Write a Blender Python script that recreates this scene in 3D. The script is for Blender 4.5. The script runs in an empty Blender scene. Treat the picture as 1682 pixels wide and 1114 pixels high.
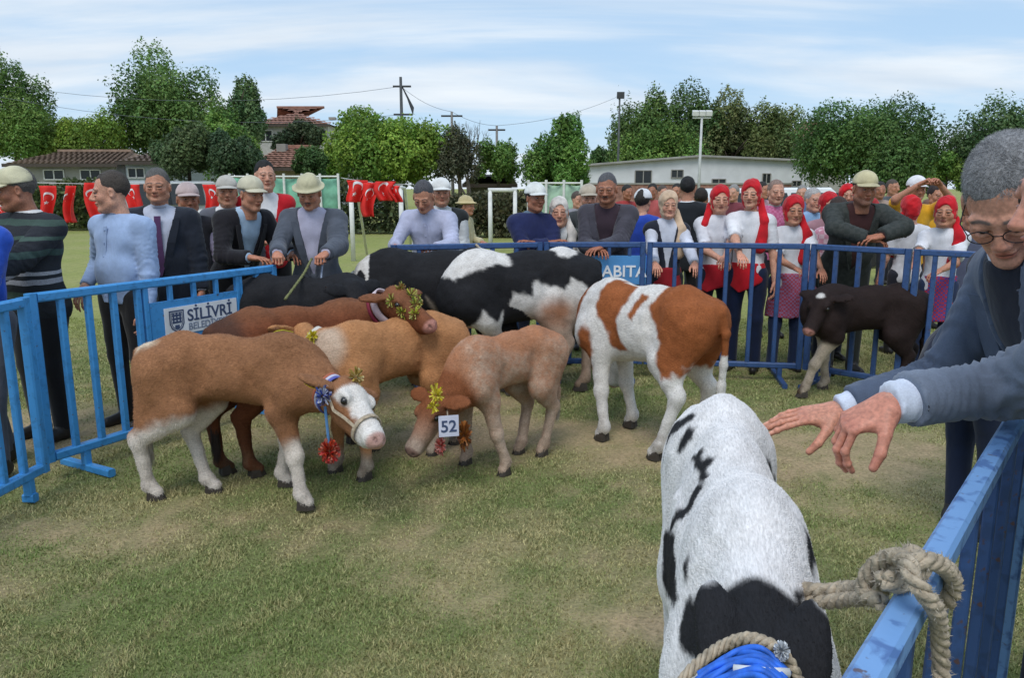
import bpy, math, random
import numpy as np
from mathutils import Vector, Matrix, Euler

# ------------------------------------------------------------------ camera, world, sun, exposure
SC = bpy.context.scene
COL = SC.collection
R = math.radians
FPX, CX, CY, CAMH, PITCH = 1283.0, 841.0, 557.0, 1.6, R(11.1)
cam_d = bpy.data.cameras.new("camera")
cam = bpy.data.objects.new("camera", cam_d); COL.objects.link(cam)
cam.location = (0, 0, CAMH); cam.rotation_euler = (R(90) - PITCH, 0, 0)
cam_d.sensor_width = 36; cam_d.lens = FPX / 1682 * 36
cam_d.clip_start = 0.05; cam_d.clip_end = 2000
SC.camera = cam

SUN_EL, SUN_AZ = 58, 195       # azimuth in degrees from +Y towards +X
w = bpy.data.worlds.new("World"); SC.world = w; w.use_nodes = True
nt = w.node_tree; nt.nodes.clear()
def nn(t, **k):
    n = nt.nodes.new(t)
    for a, b in k.items(): setattr(n, a, b)
    return n
out = nn('ShaderNodeOutputWorld'); bg = nn('ShaderNodeBackground'); bg.inputs[1].default_value = 0.15
sky = nn('ShaderNodeTexSky', sky_type='NISHITA', sun_disc=False)
sky.sun_elevation = R(SUN_EL); sky.sun_rotation = R(SUN_AZ); sky.dust_density = 0.6; sky.ozone_density = 1.6
tc = nn('ShaderNodeTexCoord'); sep = nn('ShaderNodeSeparateXYZ'); nt.links.new(tc.outputs['Generated'], sep.inputs[0])
def m(op, a, b=None, c=None):
    n = nn('ShaderNodeMath', operation=op)
    for i, v in enumerate((a, b, c)):
        if v is None: continue
        if isinstance(v, (int, float)): n.inputs[i].default_value = v
        else: nt.links.new(v, n.inputs[i])
    return n.outputs[0]
zz = m('MAXIMUM', sep.outputs[2], 0.02)
zz = m('ADD', zz, 0.12)
cu = m('DIVIDE', sep.outputs[0], zz); cv = m('DIVIDE', sep.outputs[1], zz)
cmb = nn('ShaderNodeCombineXYZ'); nt.links.new(cu, cmb.inputs[0]); nt.links.new(cv, cmb.inputs[1])
mp = nn('ShaderNodeMapping'); mp.inputs['Rotation'].default_value = (0, 0, R(12)); mp.inputs['Scale'].default_value = (0.30, 0.75, 1); mp.inputs['Location'].default_value = (0.9, 1.3, 0)
nt.links.new(cmb.outputs[0], mp.inputs[0])
n1 = nn('ShaderNodeTexNoise'); n1.inputs['Scale'].default_value = 1.05; n1.inputs['Detail'].default_value = 9; n1.inputs['Roughness'].default_value = 0.55; n1.inputs['Distortion'].default_value = 0.5
nt.links.new(mp.outputs[0], n1.inputs['Vector'])
ramp = nn('ShaderNodeMapRange', interpolation_type='SMOOTHSTEP'); ramp.inputs[1].default_value = 0.38; ramp.inputs[2].default_value = 0.60; ramp.inputs[3].default_value = 0.10; ramp.inputs[4].default_value = 0.97
nt.links.new(n1.outputs[0], ramp.inputs[0])
n2 = nn('ShaderNodeTexNoise'); n2.inputs['Scale'].default_value = 3.1; n2.inputs['Detail'].default_value = 7; n2.inputs['Roughness'].default_value = 0.5
nt.links.new(mp.outputs[0], n2.inputs['Vector'])
cc = nn('ShaderNodeMix', data_type='RGBA'); nt.links.new(n2.outputs[0], cc.inputs[0])
cc.inputs[6].default_value = (2.6, 3.2, 3.95, 1); cc.inputs[7].default_value = (5.1, 5.3, 5.4, 1)
base = nn('ShaderNodeMix', data_type='RGBA'); base.inputs[0].default_value = 0.82
nt.links.new(sky.outputs[0], base.inputs[6]); base.inputs[7].default_value = (1.95, 2.95, 4.15, 1)
mx = nn('ShaderNodeMix', data_type='RGBA'); nt.links.new(ramp.outputs[0], mx.inputs[0]); nt.links.new(base.outputs[2], mx.inputs[6]); nt.links.new(cc.outputs[2], mx.inputs[7])
nt.links.new(mx.outputs[2], bg.inputs[0]); nt.links.new(bg.outputs[0], out.inputs[0])

sl = bpy.data.lights.new("sun", 'SUN'); sun = bpy.data.objects.new("sun", sl); COL.objects.link(sun)
sl.energy = 1.35; sl.angle = R(28); sl.color = (1.0, 0.96, 0.9)
sd = Vector((math.sin(R(SUN_AZ)) * math.cos(R(SUN_EL)), math.cos(R(SUN_AZ)) * math.cos(R(SUN_EL)), math.sin(R(SUN_EL))))
sun.rotation_euler = sd.to_track_quat('Z', 'Y').to_euler()
SC.view_settings.view_transform = 'Standard'; SC.view_settings.look = 'None'; SC.view_settings.exposure = 0.46; SC.view_settings.gamma = 1
SC.view_settings.use_curve_mapping = False
SC.cycles.max_bounces = 5; SC.cycles.transparent_max_bounces = 6

# ------------------------------------------------------------------ placing helpers
def ray(px, py):
    u, v = (px - CX) / FPX, -(py - CY) / FPX
    return np.array([u, math.cos(PITCH) + v * math.sin(PITCH), -math.sin(PITCH) + v * math.cos(PITCH)])
def G(px, py, z=0.0):
    d = ray(px, py); t = (z - CAMH) / d[2]
    return np.array([0, 0, CAMH]) + d * t
def P(px, py, depth):
    """point at horizontal distance depth (world Y)"""
    d = ray(px, py); return np.array([0, 0, CAMH]) + d * (depth / d[1])

# ------------------------------------------------------------------ object helpers
def tag(o, label=None, cat=None, group=None, kind=None):
    if label: o['label'] = label
    if cat: o['category'] = cat
    if group: o['group'] = group
    if kind: o['kind'] = kind
    return o
def empty(name, loc=(0, 0, 0), rz=0.0):
    o = bpy.data.objects.new(name, None); COL.objects.link(o); o.location = loc; o.rotation_euler = (0, 0, rz); o.empty_display_size = 0.1
    return o
def mesh(name, V, F, mat, parent=None, smooth=True, col=None, loc=None, midx=None, rz=None):
    me = bpy.data.meshes.new(name)
    V = np.asarray(V, dtype=np.float32)
    if isinstance(F, np.ndarray):
        k = F.shape[1]; nf = len(F)
        me.vertices.add(len(V)); me.vertices.foreach_set('co', V.ravel())
        me.loops.add(nf * k); me.loops.foreach_set('vertex_index', F.ravel().astype(np.int32))
        me.polygons.add(nf); me.polygons.foreach_set('loop_start', np.arange(0, nf * k, k, dtype=np.int32))
        me.polygons.foreach_set('loop_total', np.full(nf, k, dtype=np.int32))
        me.update(calc_edges=True)
    else:
        me.from_pydata([tuple(map(float, v)) for v in V], [], [tuple(f) for f in F]); me.update()
    if smooth: me.polygons.foreach_set('use_smooth', np.ones(len(me.polygons), dtype=bool))
    if col is not None:
        a = me.color_attributes.new('col', 'FLOAT_COLOR', 'POINT')
        c = np.ones((len(V), 4), dtype=np.float32); c[:, :3] = col
        a.data.foreach_set('color', c.ravel())
    for mm in (mat if isinstance(mat, (list, tuple)) else [mat]): me.materials.append(mm)
    if midx is not None: me.polygons.foreach_set('material_index', np.asarray(midx, dtype=np.int32))
    o = bpy.data.objects.new(name, me); COL.objects.link(o)
    if parent is not None: o.parent = parent
    if loc is not None: o.location = loc
    if rz is not None: o.rotation_euler = (0, 0, rz)
    return o
def link_copy(o, parent=None, loc=None, rz=None):
    c = o.copy(); COL.objects.link(c)
    if parent is not None: c.parent = parent
    if loc is not None: c.location = loc
    if rz is not None: c.rotation_euler = (0, 0, rz)
    return c

class MB:
    """collects boxes / bars / tubes into one vertex and face list"""
    def __init__(s): s.V = []; s.F = []; s.C = []
    def add(s, V, F, col=None):
        n = len(s.V); s.V += [tuple(v) for v in V]; s.F += [tuple(i + n for i in f) for f in F]
        s.C += [col if col is not None else (1, 1, 1)] * len(V); return s
    def box(s, lo, hi, col=None):
        x0, y0, z0 = lo; x1, y1, z1 = hi
        V = [(x0, y0, z0), (x1, y0, z0), (x1, y1, z0), (x0, y1, z0), (x0, y0, z1), (x1, y0, z1), (x1, y1, z1), (x0, y1, z1)]
        return s.add(V, [(0, 3, 2, 1), (4, 5, 6, 7), (0, 1, 5, 4), (1, 2, 6, 5), (2, 3, 7, 6), (3, 0, 4, 7)], col)
    def bar(s, a, b, w_, h_=None, col=None, up=(0, 0, 1)):
        a, b = Vector(a), Vector(b); d = (b - a).normalized(); u = Vector(up)
        if abs(d.dot(u)) > .95: u = Vector((1, 0, 0))
        sd_ = d.cross(u).normalized(); u = sd_.cross(d).normalized(); h_ = h_ or w_
        # slightly bevelled rectangular tube
        c = min(w_, h_) * 0.16; W, H = w_ / 2, h_ / 2
        ring = [(-W + c, -H), (W - c, -H), (W, -H + c), (W, H - c), (W - c, H), (-W + c, H), (-W, H - c), (-W, -H + c)]
        V = [a + sd_ * x + u * y for x, y in ring] + [b + sd_ * x + u * y for x, y in ring]
        F = [(i, (i + 1) % 8, 8 + (i + 1) % 8, 8 + i) for i in range(8)] + [tuple(range(7, -1, -1)), tuple(range(8, 16))]
        return s.add(V, F, col)
    def tube(s, pts, rad, n=8, col=None, closed=False):
        V, F = tube(pts, rad, n, closed); return s.add(V, F, col)
    def build(s, name, mat, parent=None, smooth=False, **k):
        return mesh(name, s.V, s.F, mat, parent, smooth=smooth, col=(np.array(s.C) if any(c != (1, 1, 1) for c in s.C) else None), **k)

def tube(pts, rad, n=8, closed=False):
    pts = [Vector(p) for p in pts]; k = len(pts)
    if not hasattr(rad, '__len__'): rad = [rad] * k
    V = []; prev = None
    for i, p in enumerate(pts):
        if closed: t = pts[(i + 1) % k] - pts[i - 1]
        else: t = pts[min(i + 1, k - 1)] - pts[max(i - 1, 0)]
        t.normalize()
        if prev is None:
            u = Vector((0, 0, 1)) if abs(t.z) < .9 else Vector((1, 0, 0))
        else: u = prev
        s_ = t.cross(u).normalized(); u = s_.cross(t).normalized(); prev = u
        for j in range(n):
            a = 2 * math.pi * j / n
            V.append(p + (s_ * math.cos(a) + u * math.sin(a)) * rad[i])
    F = []
    for i in range(k if closed else k - 1):
        i2 = (i + 1) % k
        for j in range(n):
            F.append((i * n + j, i * n + (j + 1) % n, i2 * n + (j + 1) % n, i2 * n + j))
    if not closed: F += [tuple(range(n - 1, -1, -1)), tuple(range((k - 1) * n, k * n))]
    return V, F

def smooth_path(pts, n=8):
    """Catmull-Rom through pts"""
    p = [np.array(q, float) for q in pts]; p = [2 * p[0] - p[1]] + p + [2 * p[-1] - p[-2]]; o = []
    for i in range(1, len(p) - 2):
        for t in np.linspace(0, 1, n, endpoint=False):
            o.append(0.5 * ((2 * p[i]) + (-p[i - 1] + p[i + 1]) * t + (2 * p[i - 1] - 5 * p[i] + 4 * p[i + 1] - p[i + 2]) * t * t + (-p[i - 1] + 3 * p[i] - 3 * p[i + 1] + p[i + 2]) * t ** 3))
    o.append(p[-2]); return o

def rope_mesh(mb, pts, rr, strands=3, pitch=0.09, col=(1, 1, 1), n=6):
    pts = [Vector(q) for q in smooth_path(pts, 10)]
    L = [0]
    for i in range(1, len(pts)): L.append(L[-1] + (pts[i] - pts[i - 1]).length)
    up = Vector((0, 0, 1)); fr = []
    for i, p in enumerate(pts):
        t = (pts[min(i + 1, len(pts) - 1)] - pts[max(i - 1, 0)]).normalized()
        if abs(t.dot(up)) > .98: up = Vector((1, 0.1, 0))
        s_ = t.cross(up).normalized(); u = s_.cross(t).normalized(); up = u; fr.append((s_, u))
    for k in range(strands):
        q = []
        for i, p in enumerate(pts):
            a = 2 * math.pi * (k / strands + L[i] / pitch); s_, u = fr[i]
            q.append(p + (s_ * math.cos(a) + u * math.sin(a)) * rr * 0.52)
        mb.tube(q, rr * 0.56, n, col)
    return mb

# ------------------------------------------------------------------ implicit surfaces (one continuous skin per body)
class Field:
    def __init__(s, lo, hi, h):
        s.h = h; s.lo = np.array(lo, float) - 3 * h; s.n = np.ceil((np.array(hi, float) + 3 * h - s.lo) / h).astype(int) + 1
        s.F = np.full(s.n, 1.0, dtype=np.float32)
        s.ax = [(s.lo[i] + h * np.arange(s.n[i])).astype(np.float32) for i in range(3)]
    def sub(s, lo, hi):
        i0 = np.maximum(np.floor((np.array(lo) - s.lo) / s.h).astype(int), 0); i1 = np.minimum(np.ceil((np.array(hi) - s.lo) / s.h).astype(int) + 1, s.n)
        if (i1 <= i0).any(): return None, None
        sl_ = tuple(slice(a, b) for a, b in zip(i0, i1))
        X = s.ax[0][sl_[0]][:, None, None]; Y = s.ax[1][sl_[1]][None, :, None]; Z = s.ax[2][sl_[2]][None, None, :]
        return sl_, (X, Y, Z)
    def mix(s, sl_, d, k, op):
        F = s.F[sl_]
        if op == 'sub':
            d = -d
            hh = np.maximum(k - np.abs(F - d), 0) / k if k else 0
            s.F[sl_] = np.maximum(F, d) + (hh * hh * k / 4 if k else 0)
        elif op == 'int':
            s.F[sl_] = np.maximum(F, d)
        else:
            if k: hh = np.maximum(k - np.abs(F - d), 0) / k; s.F[sl_] = np.minimum(F, d) - hh * hh * k / 4
            else: s.F[sl_] = np.minimum(F, d)
    def rc(s, a, b, ra, rb, k=0.03, sc=None, op='add'):
        a = np.array(a, float); b = np.array(b, float); r = max(ra, rb); mg = r + k + 2.5 * s.h
        e = np.array(sc if sc is not None else (1, 1, 1), float); me_ = mg * np.maximum(e, 1)
        sl_, g = s.sub(np.minimum(a, b) - me_, np.maximum(a, b) + me_)
        if sl_ is None: return s
        a = a / e; b = b / e; ab = b - a; L2 = max(float(ab @ ab), 1e-9)
        X, Y, Z = g[0] / e[0] - a[0], g[1] / e[1] - a[1], g[2] / e[2] - a[2]
        t = np.clip((X * ab[0] + Y * ab[1] + Z * ab[2]) / L2, 0, 1)
        d = np.sqrt((X - t * ab[0]) ** 2 + (Y - t * ab[1]) ** 2 + (Z - t * ab[2]) ** 2) - (ra + (rb - ra) * t)
        s.mix(sl_, (d * e.min()).astype(np.float32), k, op); return s
    def ell(s, c, r, k=0.03, M=None, op='add'):
        c = np.array(c, float); r = np.array(r, float); mg = r.max() + k + 2.5 * s.h
        sl_, g = s.sub(c - mg, c + mg)
        if sl_ is None: return s
        X, Y, Z = g[0] - c[0], g[1] - c[1], g[2] - c[2]
        if M is not None:   # columns of M are the axes
            M = np.array(M)
            X, Y, Z = (X * M[0, 0] + Y * M[1, 0] + Z * M[2, 0], X * M[0, 1] + Y * M[1, 1] + Z * M[2, 1], X * M[0, 2] + Y * M[1, 2] + Z * M[2, 2])
        k0 = np.sqrt((X / r[0]) ** 2 + (Y / r[1]) ** 2 + (Z / r[2]) ** 2)
        k1 = np.sqrt((X / r[0] ** 2) ** 2 + (Y / r[1] ** 2) ** 2 + (Z / r[2] ** 2) ** 2) + 1e-6
        d = k0 * (k0 - 1) / k1
        s.mix(sl_, np.broadcast_to(d, s.F[sl_].shape).astype(np.float32), k, op); return s
    def cut(s, fn):
        """keep where fn(X,Y,Z) < 0"""
        X, Y, Z = s.ax[0][:, None, None], s.ax[1][None, :, None], s.ax[2][None, None, :]
        s.F = np.maximum(s.F, np.broadcast_to(fn(X, Y, Z), s.F.shape)).astype(np.float32); return s
    def nets(s):
        F = s.F; S = F < 0; c = S[:-1, :-1, :-1].astype(np.int8)
        for dx in (0, 1):
            for dy in (0, 1):
                for dz in (0, 1):
                    if dx + dy + dz: c = c + S[dx:S.shape[0] - 1 + dx, dy:S.shape[1] - 1 + dy, dz:S.shape[2] - 1 + dz]
        mask = (c > 0) & (c < 8); idx = np.argwhere(mask)
        if len(idx) == 0: return np.zeros((0, 3)), np.zeros((0, 4), int)
        ids = np.full(mask.shape, -1, dtype=np.int32); ids[mask] = np.arange(len(idx))
        off = [(dx, dy, dz) for dx in (0, 1) for dy in (0, 1) for dz in (0, 1)]
        vals = [F[idx[:, 0] + o[0], idx[:, 1] + o[1], idx[:, 2] + o[2]] for o in off]
        acc = np.zeros((len(idx), 3)); cnt = np.zeros(len(idx))
        for i in range(8):
            for j in range(i + 1, 8):
                if sum(abs(off[i][q] - off[j][q]) for q in range(3)) != 1: continue
                va, vb = vals[i], vals[j]; cr = (va < 0) != (vb < 0)
                t = np.where(cr, va / np.where(cr, va - vb, 1), 0)
                p = np.array(off[i])[None] + t[:, None] * (np.array(off[j]) - np.array(off[i]))[None]
                acc += p * cr[:, None]; cnt += cr
        V = (idx + acc / cnt[:, None]) * s.h + s.lo
        Q = []
        for axn in range(3):
            a1, a2 = (axn + 1) % 3, (axn + 2) % 3
            lo = [slice(None)] * 3; hi = [slice(None)] * 3; lo[axn] = slice(0, -1); hi[axn] = slice(1, None)
            A, B = S[tuple(lo)], S[tuple(hi)]; e = np.argwhere(A != B)
            e = e[(e[:, a1] > 0) & (e[:, a2] > 0) & (e[:, a1] < mask.shape[a1]) & (e[:, a2] < mask.shape[a2])]
            ins = A[tuple(e.T)]
            def cid(d1, d2):
                q = e.copy(); q[:, a1] += d1; q[:, a2] += d2; return ids[tuple(q.T)]
            q = np.stack([cid(-1, -1), cid(0, -1), cid(0, 0), cid(-1, 0)], 1)
            q[~ins] = q[~ins][:, ::-1]; Q.append(q)
        Q = np.concatenate(Q); Q = Q[(Q >= 0).all(1)]
        return V, Q

def vnormals(V, Q):
    n = np.zeros_like(V); a = np.cross(V[Q[:, 2]] - V[Q[:, 0]], V[Q[:, 3]] - V[Q[:, 1]]) if Q.shape[1] == 4 else np.cross(V[Q[:, 1]] - V[Q[:, 0]], V[Q[:, 2]] - V[Q[:, 0]])
    for k in range(Q.shape[1]): np.add.at(n, Q[:, k], a)
    return n / (np.linalg.norm(n, axis=1)[:, None] + 1e-12)
_RN = np.random.RandomState(7)
_K = _RN.normal(size=(64, 3)); _K /= np.linalg.norm(_K, axis=1)[:, None]; _PH = _RN.uniform(0, 6.28, 64)
def noise(Pp, f, seed=0, oct_=3):
    """cheap smooth noise, about -1..1"""
    o = np.zeros(len(Pp)); amp = 1
    for j in range(oct_):
        v = np.zeros(len(Pp))
        for i in range(6):
            q = (seed * 13 + j * 17 + i * 5) % 64; v += np.sin(Pp @ _K[q] * f * (0.8 + .4 * ((i * 7) % 6) / 5) * 6.28 + _PH[(q + i) % 64] + 2 * np.sin(Pp @ _K[(q + 11) % 64] * f * 2.7))
        o += v / 2.4 * amp; amp *= .55; f *= 2.03
    return o / 1.6
def sm(e0, e1, x): t = np.clip((x - e0) / (e1 - e0), 0, 1); return t * t * (3 - 2 * t)
def hexc(r, g, b):
    """sRGB 0..255 to linear"""
    return tuple(((c / 255) / 12.92 if c / 255 <= .04045 else ((c / 255 + .055) / 1.055) ** 2.4) for c in (r, g, b))

# ------------------------------------------------------------------ materials
_MC = {}
def new_mat(name):
    mt = bpy.data.materials.new(name); mt.use_nodes = True; t = mt.node_tree; t.nodes.clear()
    o = t.nodes.new('ShaderNodeOutputMaterial'); b = t.nodes.new('ShaderNodeBsdfPrincipled'); t.links.new(b.outputs[0], o.inputs[0]); return mt, t, b, o
def noise_node(t, scale, detail=4, coord='Object', dist=0, vscale=None):
    c = t.nodes.new('ShaderNodeTexCoord'); n = t.nodes.new('ShaderNodeTexNoise'); n.inputs['Scale'].default_value = scale; n.inputs['Detail'].default_value = detail; n.inputs['Distortion'].default_value = dist
    if vscale:
        mpp = t.nodes.new('ShaderNodeMapping'); mpp.inputs['Scale'].default_value = vscale; t.links.new(c.outputs[coord], mpp.inputs[0]); t.links.new(mpp.outputs[0], n.inputs['Vector'])
    else: t.links.new(c.outputs[coord], n.inputs['Vector'])
    return n
def bump(t, b, src, strength=.3, dist=.01, prev=None):
    bn = t.nodes.new('ShaderNodeBump'); bn.inputs['Strength'].default_value = strength; bn.inputs['Distance'].default_value = dist
    t.links.new(src, bn.inputs['Height'])
    if prev is not None: t.links.new(prev.outputs[0], bn.inputs['Normal'])
    t.links.new(bn.outputs[0], b.inputs['Normal']); return bn
def mixc(t, fac, a, b, mode='MIX'):
    n = t.nodes.new('ShaderNodeMix'); n.data_type = 'RGBA'; n.blend_type = mode
    for i, v in ((0, fac), (6, a), (7, b)):
        if isinstance(v, (int, float)): n.inputs[i].default_value = v
        elif isinstance(v, tuple): n.inputs[i].default_value = (*v[:3], 1)
        else: t.links.new(v, n.inputs[i])
    return n.outputs[2]
def rng(t, src, a, b, c=0., d=1.):
    n = t.nodes.new('ShaderNodeMapRange'); t.links.new(src, n.inputs[0])
    for i, v in enumerate((a, b, c, d)): n.inputs[i + 1].default_value = v
    return n.outputs[0]
def fabric(color, rough=.85, var=.25, key=None, wrinkle=.35):
    k = ('fab', tuple(round(c, 4) for c in color), wrinkle)
    if k in _MC: return _MC[k]
    mt, t, b, o = new_mat('fabric'); n = noise_node(t, 9, 5); n3 = noise_node(t, 260, 2)
    dk = tuple(c * (1 - var) for c in color); lt = tuple(min(1, c * (1 + var * .6)) for c in color)
    c1 = mixc(t, rng(t, n.outputs[0], .3, .7), dk, lt); c2 = mixc(t, rng(t, n3.outputs[0], .35, .65, 0, .35), c1, tuple(c * .6 for c in color))
    t.links.new(c2, b.inputs['Base Color']); b.inputs['Roughness'].default_value = rough; b.inputs['Specular IOR Level'].default_value = .25; b.inputs['Sheen Weight'].default_value = .15
    n2 = noise_node(t, 3.6, 3, dist=.5, vscale=(1.7, 1.7, .9)); bp = bump(t, b, n2.outputs[0], wrinkle * .9, .06); bump(t, b, n3.outputs[0], .15, .002, bp)
    _MC[k] = mt; return mt
def stripes_mat(cols, edges, name='striped_knit'):
    """horizontal stripes by height in the thing's own frame"""
    mt, t, b, o = new_mat(name); c = t.nodes.new('ShaderNodeTexCoord'); s_ = t.nodes.new('ShaderNodeSeparateXYZ'); t.links.new(c.outputs['Object'], s_.inputs[0])
    n = noise_node(t, 5, 2); ad = t.nodes.new('ShaderNodeMath'); ad.operation = 'MULTIPLY_ADD'; t.links.new(n.outputs[0], ad.inputs[0]); ad.inputs[1].default_value = .04; t.links.new(s_.outputs[2], ad.inputs[2])
    r = t.nodes.new('ShaderNodeValToRGB'); r.color_ramp.interpolation = 'CONSTANT'; mrr = rng(t, ad.outputs[0], 0, 2)
    t.links.new(mrr, r.inputs[0]); el = r.color_ramp.elements
    while len(el) < len(cols): el.new(.5)
    for e, c_, p_ in zip(el, cols, edges): e.position = p_ / 2; e.color = (*c_, 1)
    n3 = noise_node(t, 220, 2); t.links.new(mixc(t, rng(t, n3.outputs[0], .3, .7, 0, .5), r.outputs[0], (.03, .035, .04)), b.inputs['Base Color'])
    b.inputs['Roughness'].default_value = .9; n2 = noise_node(t, 7, 4, dist=1.2); bump(t, b, n2.outputs[0], .35, .05); return mt
def check_mat(c1, c2, scale, name='checked_cloth'):
    mt, t, b, o = new_mat(name); c = t.nodes.new('ShaderNodeTexCoord'); k = t.nodes.new('ShaderNodeTexChecker'); k.inputs['Scale'].default_value = scale
    t.links.new(c.outputs['Object'], k.inputs[0]); k.inputs[1].default_value = (*c1, 1); k.inputs[2].default_value = (*c2, 1)
    n = noise_node(t, 30, 3); t.links.new(mixc(t, rng(t, n.outputs[0], .3, .7, 0, .4), k.outputs[0], tuple(x * .5 for x in c1)), b.inputs['Base Color']); b.inputs['Roughness'].default_value = .9; return mt
def plain(name, color, rough=.6, metal=0, var=.12, scale=8, bmp=.1, spec=.4):
    k = ('pl', name, tuple(color))
    if k in _MC: return _MC[k]
    mt, t, b, o = new_mat(name); n = noise_node(t, scale, 5)
    t.links.new(mixc(t, rng(t, n.outputs[0], .3, .7), tuple(c * (1 - var) for c in color), tuple(min(1, c * (1 + var)) for c in color)), b.inputs['Base Color'])
    b.inputs['Roughness'].default_value = rough; b.inputs['Metallic'].default_value = metal; b.inputs['Specular IOR Level'].default_value = spec
    if bmp: bump(t, b, n.outputs[0], bmp, .01)
    _MC[k] = mt; return mt
def vc_mat(name, rough=.7, bscale=180, bstr=.25, bdist=.003, spec=.3, sss=0, sheen=0, vscale=None, dirt=None):
    mt, t, b, o = new_mat(name); a = t.nodes.new('ShaderNodeVertexColor'); a.layer_name = 'col'
    n = noise_node(t, bscale, 4, vscale=vscale); n5 = noise_node(t, 14, 4)
    c = mixc(t, 1.0, a.outputs[0], mixc(t, rng(t, n.outputs[0], .3, .7), (.72, .72, .72), (1.12, 1.12, 1.12)), 'MULTIPLY')
    c = mixc(t, 1.0, c, mixc(t, rng(t, n5.outputs[0], .3, .7), (.86, .85, .84), (1.06, 1.06, 1.06)), 'MULTIPLY')
    t.links.new(c, b.inputs['Base Color']); b.inputs['Roughness'].default_value = rough; b.inputs['Specular IOR Level'].default_value = spec
    b.inputs['Sheen Weight'].default_value = sheen
    if sss: b.inputs['Subsurface Weight'].default_value = sss; b.inputs['Subsurface Radius'].default_value = (.012, .004, .002); b.inputs['Subsurface Scale'].default_value = .6
    bump(t, b, n.outputs[0], bstr, bdist); return mt
M_HIDE = vc_mat('hide', .78, 160, .5, .006, .22, vscale=(.35, 1, 1))
M_SKIN = vc_mat('skin', .5, 120, .15, .002, .35, sss=.08)
M_FUR = None
def fur_mat():
    mt, t, b, o = new_mat('fur_strands'); a = t.nodes.new('ShaderNodeVertexColor'); a.layer_name = 'col'; t.links.new(a.outputs[0], b.inputs['Base Color']); b.inputs['Roughness'].default_value = .7; b.inputs['Specular IOR Level'].default_value = .25; return mt
M_FUR = fur_mat()
M_EYE = plain('eye', (.012, .010, .009), .12, spec=.7, bmp=0)
M_HOOF = plain('hoof_horn', (.05, .04, .032), .6, scale=40)
def paint_mat(name, c, worn=.5, dark=None):
    mt, t, b, o = new_mat(name); n = noise_node(t, 28, 6, dist=.4, coord='Object'); n2 = noise_node(t, 6, 3); dark = dark or tuple(x * .35 for x in c)
    k = mixc(t, rng(t, n.outputs[0], .52, .62, 0, worn), c, dark); k = mixc(t, rng(t, n2.outputs[0], .3, .7, 0, .3), k, tuple(min(1, x * 1.3 + .02) for x in c)); n4 = noise_node(t, 46, 5); k = mixc(t, rng(t, n4.outputs[0], .66, .72, 0, .8), k, (.10, .045, .02)); t.links.new(k, b.inputs['Base Color'])
    b.inputs['Roughness'].default_value = .42; bump(t, b, n.outputs[0], .3, .004); return mt
M_BLUE = paint_mat('light_blue_paint', hexc(62, 142, 205), .35)
M_DBLUE = paint_mat('dark_blue_paint', hexc(50, 80, 128), .45)
M_WHITE = plain('white_cloth', (.78, .79, .82), .85)
M_ROPE = plain('rope_fibre', hexc(172, 158, 138), .95, var=.35, scale=60, bmp=.8)
M_WPAINT = plain('white_metal_paint', (.7, .7, .68), .5)

# ------------------------------------------------------------------ ground and grass
def dirtf(X, Y):
    p = np.stack([X, Y, 0 * X], 1); d = np.zeros(len(X))
    for px, py, rx, ry, k in ((760, 715, 1.1, .45, .9), (960, 715, .7, .40, 1.), (1060, 745, .5, .3, .9), (700, 655, .9, .35, .7), (1400, 770, .75, .34, .95), (1480, 735, .6, .3, .8), (1250, 720, .7, .3, .55), (150, 700, 1.2, .6, .8), (60, 860, .5, .2, .4), (1080, 1030, .3, .18, .7), (1090, 900, .35, .2, .4), (560, 900, .5, .12, .25), (850, 960, .6, .15, .25), (380, 860, .6, .2, .3)):
        c = G(px, py); d = np.maximum(d, k * np.exp(-(((X - c[0]) / rx) ** 2 + ((Y - c[1]) / ry) ** 2)))
    n = noise(p, .8, 2) * .34 + noise(p, 2.6, 31) * .32 + noise(p, 6.5, 14) * .14; return np.clip(d * 1.3 + n * .8 + .06, 0, 1)
GREEN = np.array(hexc(122, 134, 84)); STRAW = np.array(hexc(178, 168, 122)); DIRT = np.array(hexc(176, 152, 126)); FARG = np.array(hexc(150, 158, 92))
def ax_(lo, hi, step, outer):
    a = list(np.arange(lo, hi, step)); s_ = step; x = hi
    while x < outer: a.append(x); s_ *= 1.25; x += s_
    a.append(outer); s_ = step; x = lo - step; b = []
    while x > -outer: b.append(x); s_ *= 1.25; x -= s_
    b.append(-outer); return np.array(sorted(b) + a)
xs, ys = ax_(-6, 6, .05, 420), ax_(.2, 9, .05, 420)
X, Y = np.meshgrid(xs, ys, indexing='ij'); X1, Y1 = X.ravel(), Y.ravel(); near = ((np.abs(X1) < 6.1) & (Y1 > .1) & (Y1 < 9.1))
Z1 = np.where(near, .010 * noise(np.stack([X1, Y1, 0 * X1], 1), .7, 12), 0) - .006
nx, ny = len(xs), len(ys); I = (np.arange(nx - 1)[:, None] * ny + np.arange(ny - 1)[None]).ravel(); GF = np.stack([I, I + ny, I + ny + 1, I + 1], 1)
dm = np.where(Y1 < 12, dirtf(X1, Y1), 0)[:, None]; fr_ = sm(6, 11, Y1)[:, None]
gcol = (GREEN * .75) * (1 - dm) + DIRT * dm; gcol = gcol * (1 - fr_) + FARG * fr_
mt, t, b, o = new_mat('ground_turf'); a = t.nodes.new('ShaderNodeVertexColor'); a.layer_name = 'col'
n_ = noise_node(t, 60, 6); n2_ = noise_node(t, .6, 6); n3_ = noise_node(t, 7, 4)
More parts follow.
